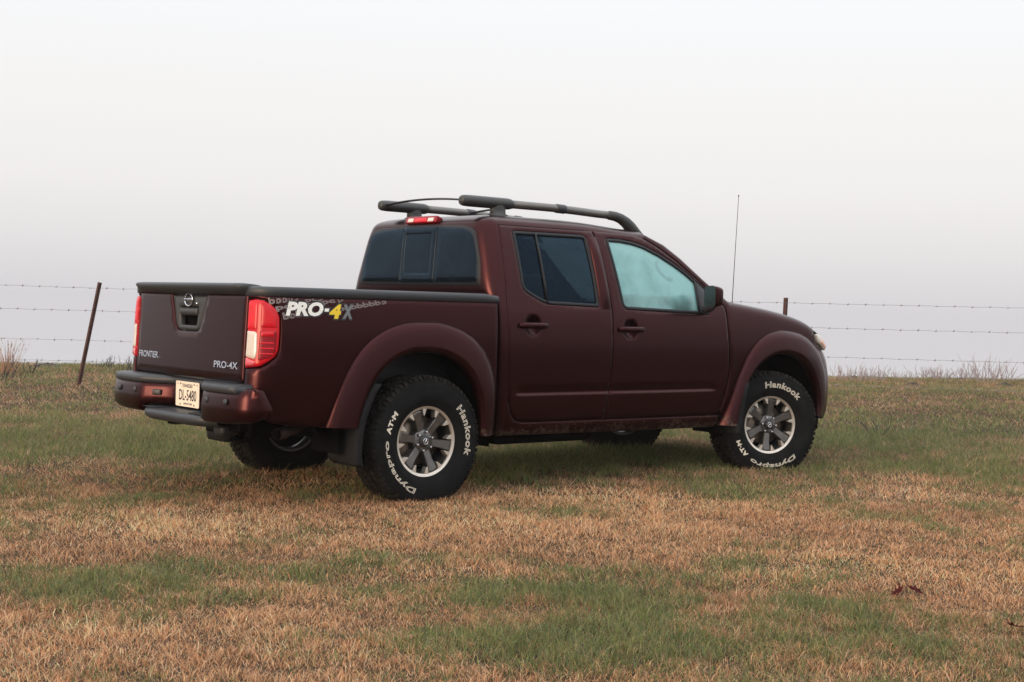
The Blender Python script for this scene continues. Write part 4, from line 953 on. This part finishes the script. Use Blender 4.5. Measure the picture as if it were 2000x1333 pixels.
p = at_px(1716, 805, 13.6); bush('dark_weed', p.x, p.y, .22, .12, 4, M_DKTWIG, 'lone thin weed stem in the open grass right of front wheel', None, 79)
# molehills
M_SOIL = simple('turned_soil', (.045, .032, .026), .95, 0, .4, 30, .6)
for (px, py, w, lab) in ((1782, 768, .34, 'dark earth clod with twigs in grass beyond front wheel'), (1962, 766, .36, 'low dark molehill near the right end of the fence'), (1668, 749, .30, 'small dark molehill under the pale weeds on the crest'), (92, 729, .60, 'dark flattened earth patch left of the leaning post')):
    ddir = FWD+RGT*((px-1000)/2802.9)-UPV*((py-666.5)/2802.9); t = (.07-CAMP.z)/ddir.z; p = CAMP+ddir*t; rg = random.Random(px); mb = MB(); rows_ = []
    for i in range(7):
        k = i/6; rows_.append([(p.x*0+w*.5*(k)*math.cos(q)*rg.uniform(.85, 1.15), w*.5*k*math.sin(q)*rg.uniform(.85, 1.15), .055*math.cos(k*PI/2)**1.3*rg.uniform(.7, 1.2)+.004) for q in np.linspace(0, 2*PI, 17)[:-1]])
        rows_[-1].append(rows_[-1][0])
    mb.grid(rows_); o = mb.build('molehill', M_SOIL, None, smooth=False, label=lab, cat='molehill', group='dark earth heaps in the field'); o.location = (p.x, p.y, Gz(p.x, p.y)-.01)
# curled dead leaves in the foreground
M_LEAF = simple('dead_leaf', (.050, .009, .008), .9, 0, .3, 40, spec=.1)
def leaf(x, y, s, rz, lab, seed):
    rg = random.Random(seed); mb = MB(); out_ = []
    for k in range(18):
        a = 2*PI*k/18; r = s*(1-.35*(k % 2))*(1.0 if k not in (0,) else 1.3); out_.append(Vector((r*math.cos(a), r*.75*math.sin(a), 0)))
    V_ = [Vector((0, 0, .004))]+out_
    V_ = [Vector((v.x, v.y, v.z+(v.x*v.x*4+v.y*v.y*14)*(.6+.5*rg.random()))) for v in V_]; mb.add(V_, [(0, 1+k, 1+(k+1) % 18) for k in range(18)])
    mb.tube([(s*.9, 0, .01), (s*1.5, .01, .025)], .0015, 5); o = mb.build('fallen_leaf', M_LEAF, None, smooth=False, label=lab, cat='leaf', group='dead leaves in the grass'); o.location = (x, y, Gz(x, y)+.030); o.rotation_euler = (rg.uniform(-.5, .5), rg.uniform(-.4, .4), rz)
leaf(.09, -4.24, .045, .4, 'dark red curled leaf lying in dry grass, left of a touching pair', 1); leaf(.17, -4.27, .040, 2.2, 'dark red curled leaf lying in dry grass, right of a touching pair', 2)
leaf(-.08, -4.90, .05, 1.0, 'dark brown crumpled leaf in the grass at the corner of the foreground', 3)

# ------------------------------------------------------------------ grass
GREEN = [(-2.79, -2.1, .42, .9), (-2.55, -2.25, .30, .7), (-1.88, -1.81, .38, .55), (2.06, -1.61, .42, .9), (1.75, -1.55, .30, .7), (.55, -1.67, .35, .55), (-1.95, -3.82, .40, .65), (-1.37, -4.29, .50, .7), (-1.7, -4.2, .4, .5), (-1.05, -3.67, .38, .7),
         (.04, -3.56, .40, .65), (-.51, -4.66, .45, .8), (1.7, -3.75, .35, .55), (-.34, 1.85, .6, .7), (2.57, .27, .9, .9), (1.5, .2, .8, .8), (-.33, 3.28, 1.4, .55), (4.63, -1.49, .6, .5), (6.66, .19, 1.6, .6), (-2.59, -3.67, .22, .5), (-1.43, -3.31, .30, .6), (-.3, -4.26, .25, .6), (3.4, -.9, .35, .7), (.3, -2.9, .5, .35)]
DRYB = [(-1.3, -.9, .6, .6), (-.5, -1.5, .6, .6), (.7, -1.2, .5, .6), (1.3, -1.25, .5, .7), (1.2, -2.3, .6, .6), (3.0, -2.1, .8, .8), (.9, -4.2, .5, .7), (-.4, -2.5, .6, .5), (-3.2, -3.0, .5, .5), (.5, -3.4, .4, .5), (-1.9, -1.1, .5, .5)]
def greenness(x, y):
    d = (x-CAMP.x)*FH.x+(y-CAMP.y)*FH.y
    g = .20+.22*np.clip((d-8.4)/2.5, 0, 1)+.08*np.clip((d-14)/4, 0, 1)+.10*np.clip((6.0-d)/1.4, 0, 1)
    g = g+.42*(NA(x*.75+9, y*.75)-.5)+.55*(NB(x*2.2, y*2.2+5)-.5)+.60*(NC(x*5.5, y*5.5)-.5)+.35*(ND(x*13, y*13)-.5)
    for cx, cy, r, a in GREEN: g = g+a*.60*np.exp(-((x-cx)**2+(y-cy)**2)/(r*r))
    for cx, cy, r, a in DRYB: g = g-a*.65*np.exp(-((x-cx)**2+(y-cy)**2)/(r*r))
    return np.clip(g, .02, .95)
def scatter(n, d0, d1, marg=1.4):
    d = np.sqrt(RNG.uniform(d0*d0, d1*d1, n)); half = d*.365+marg; l = RNG.uniform(-1, 1, n)*half
    return CAMP.x+FH.x*d+RH.x*l, CAMP.y+FH.y*d+RH.y*l, d
def blades(x, y, h, w, lean, col, seg, az=None):
    n = len(x); z = terrain(x, y)-.004; a = RNG.uniform(0, 2*PI, n) if az is None else az; b = RNG.uniform(0, 2*PI, n)
    px, py = np.cos(b)*w*.5, np.sin(b)*w*.5; dx, dy = np.cos(a)*lean*h, np.sin(a)*lean*h
    if seg == 1:
        V = np.stack([np.stack([x-px, y-py, z], 1), np.stack([x+px, y+py, z], 1), np.stack([x+dx, y+dy, z+h], 1)], 1); k = 3; loops = np.arange(n*3).reshape(n, 3); F = loops.reshape(-1); cnt = np.full(n, 3)
    else:
        m = .55; V = np.stack([np.stack([x-px, y-py, z], 1), np.stack([x+px, y+py, z], 1), np.stack([x+dx*.35+px*.8, y+dy*.35+py*.8, z+h*m], 1), np.stack([x+dx*.35-px*.8, y+dy*.35-py*.8, z+h*m], 1), np.stack([x+dx, y+dy, z+h*(1-.25*np.minimum(1, lean))], 1)], 1); k = 5
        base = np.arange(n)[:, None]*5; F = np.concatenate([base+np.array([[0, 1, 2, 3]]), base+np.array([[3, 2, 4]])], 1).reshape(-1); cnt = np.tile([4, 3], n)
    C = np.repeat(np.concatenate([col, np.ones((n, 1))], 1)[:, None, :], k, 1)
    return V.reshape(-1, 3), F, cnt, C.reshape(-1, 4)
def grass_mat():
    m, n, l, b = mat('grass_blades'); out_ = n['Material Output']
    at = n.new('ShaderNodeAttribute'); at.attribute_name = 'tint'; l.new(at.outputs['Color'], b.inputs['Base Color']); b.inputs['Roughness'].default_value = .75; b.inputs['Specular IOR Level'].default_value = .25
    tr = n.new('ShaderNodeBsdfTranslucent'); l.new(at.outputs['Color'], tr.inputs[0]); mx = n.new('ShaderNodeMixShader'); mx.inputs[0].default_value = .3
    l.new(b.outputs[0], mx.inputs[1]); l.new(tr.outputs[0], mx.inputs[2]); l.new(mx.outputs[0], out_.inputs[0]); return m
M_GRASS = grass_mat()
DRYC = np.array([[.64, .355, .185], [.57, .295, .140], [.70, .44, .260], [.48, .230, .110], [.62, .40, .255], [.33, .155, .075], [.44, .27, .165]])
GRNC = np.array([[.110, .138, .040], [.150, .172, .058], [.078, .104, .034], [.20, .195, .080], [.115, .140, .072], [.18, .155, .080]])
def make_grass(name, pieces, label):
    off = 0; VV = []; FF = []; CC = []; cn = []
    for V, F, c, C in pieces: VV.append(V); FF.append(F+off); off += len(V); cn.append(c); CC.append(C)
    V = np.concatenate(VV); F = np.concatenate(FF).astype(np.int32); c = np.concatenate(cn).astype(np.int32); C = np.concatenate(CC)
    me = bpy.data.meshes.new(name); me.vertices.add(len(V)); me.vertices.foreach_set('co', V.astype(np.float32).ravel())
    me.loops.add(len(F)); me.loops.foreach_set('vertex_index', F); me.polygons.add(len(c)); st = np.concatenate([[0], np.cumsum(c)[:-1]]).astype(np.int32)
    me.polygons.foreach_set('loop_start', st); 
    try: me.polygons.foreach_set('loop_total', c)
    except Exception: pass
    me.update(calc_edges=True); at = me.attributes.new('tint', 'FLOAT_COLOR', 'POINT'); at.data.foreach_set('color', C.astype(np.float32).ravel()); me.materials.append(M_GRASS)
    put(bpy.data.objects.new(name, me), None, label=label, cat='grass', kind='stuff')
dry, grn = [], []
for d0, d1, n, seg, wk in ((4.2, 6.2, 190000, 2, 1.0), (6.2, 9.0, 210000, 2, 1.25), (9.0, 14.0, 330000, 1, 2.0), (14.0, 27.0, 330000, 1, 3.4)):
    x, y, d = scatter(n, d0, d1, 1.6 if d0 < 9 else 3.6); cl = .55+.9*ND(x*17+3, y*17)*NB(x*7, y*7+2)*1.6; g = greenness(x, y); isg = RNG.random(n) < np.clip(g*1.0-.07, .02, .68); tone = .84+.50*ND(x*1.7, y*1.7)
    for cx, cy, r, a in DRYB: tone = tone+.38*a*np.exp(-((x-cx)**2+(y-cy)**2)/(r*r))
    k = ~isg; nk = k.sum(); h = RNG.uniform(.014, .044, nk)*cl[k]; col = DRYC[RNG.integers(0, len(DRYC), nk)]*(RNG.uniform(.50, 1.40, nk)*tone[k])[:, None]
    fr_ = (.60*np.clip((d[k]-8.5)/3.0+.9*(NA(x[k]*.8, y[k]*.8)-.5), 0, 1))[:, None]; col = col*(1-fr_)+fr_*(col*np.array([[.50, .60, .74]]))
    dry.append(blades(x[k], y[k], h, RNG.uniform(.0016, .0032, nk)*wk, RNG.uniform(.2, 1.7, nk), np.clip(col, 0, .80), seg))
    k = isg; nk = k.sum(); h = RNG.uniform(.022, .068, nk)*(.6+.7*g[k])*(.6+.4*cl[k]); col = GRNC[RNG.integers(0, len(GRNC), nk)]*(RNG.uniform(.75, 1.5, nk)*(.85+.3*tone[k]))[:, None]
    grn.append(blades(x[k], y[k], h, RNG.uniform(.0018, .0036, nk)*wk, RNG.uniform(.15, 1.2, nk), np.clip(col, 0, .6), seg))
# scattered longer green blades in tufts
tx_, ty_, td = scatter(2600, 4.2, 13); kk = RNG.random(2600) < greenness(tx_, ty_)*1.1; tx_, ty_ = tx_[kk], ty_[kk]; rep = 16
X = np.repeat(tx_, rep)+RNG.normal(0, .035, len(tx_)*rep); Y = np.repeat(ty_, rep)+RNG.normal(0, .035, len(tx_)*rep); n = len(X)
grn.append(blades(X, Y, RNG.uniform(.04, .10, n), RNG.uniform(.0025, .0045, n), RNG.uniform(.3, 1.3, n), np.clip(GRNC[RNG.integers(0, len(GRNC), n)]*RNG.uniform(.7, 1.35, n)[:, None], 0, .5), 2))
make_grass('dry_grass', dry, 'short dry tan winter grass covering the field'); make_grass('green_grass', grn, 'patches of short green grass among the dry grass')

# ------------------------------------------------------------------ morning fog
def haze():
    m = bpy.data.materials.new('fog_air'); m.use_nodes = True; n, l = m.node_tree.nodes, m.node_tree.links; n.clear()
    o = n.new('ShaderNodeOutputMaterial'); v = n.new('ShaderNodeVolumePrincipled'); v.inputs['Color'].default_value = (.92, .91, .93, 1); v.inputs['Density'].default_value = FOG; v.inputs['Anisotropy'].default_value = .1
    l.new(v.outputs[0], o.inputs['Volume']); mb = MB(); mb.box((0, 0, -3.3), (156, 156, 12.0)); mb.build('haze', m, None, smooth=False, kind='stuff', label='pale morning fog filling the air over the field', cat='fog')
FOG = .0005
haze()
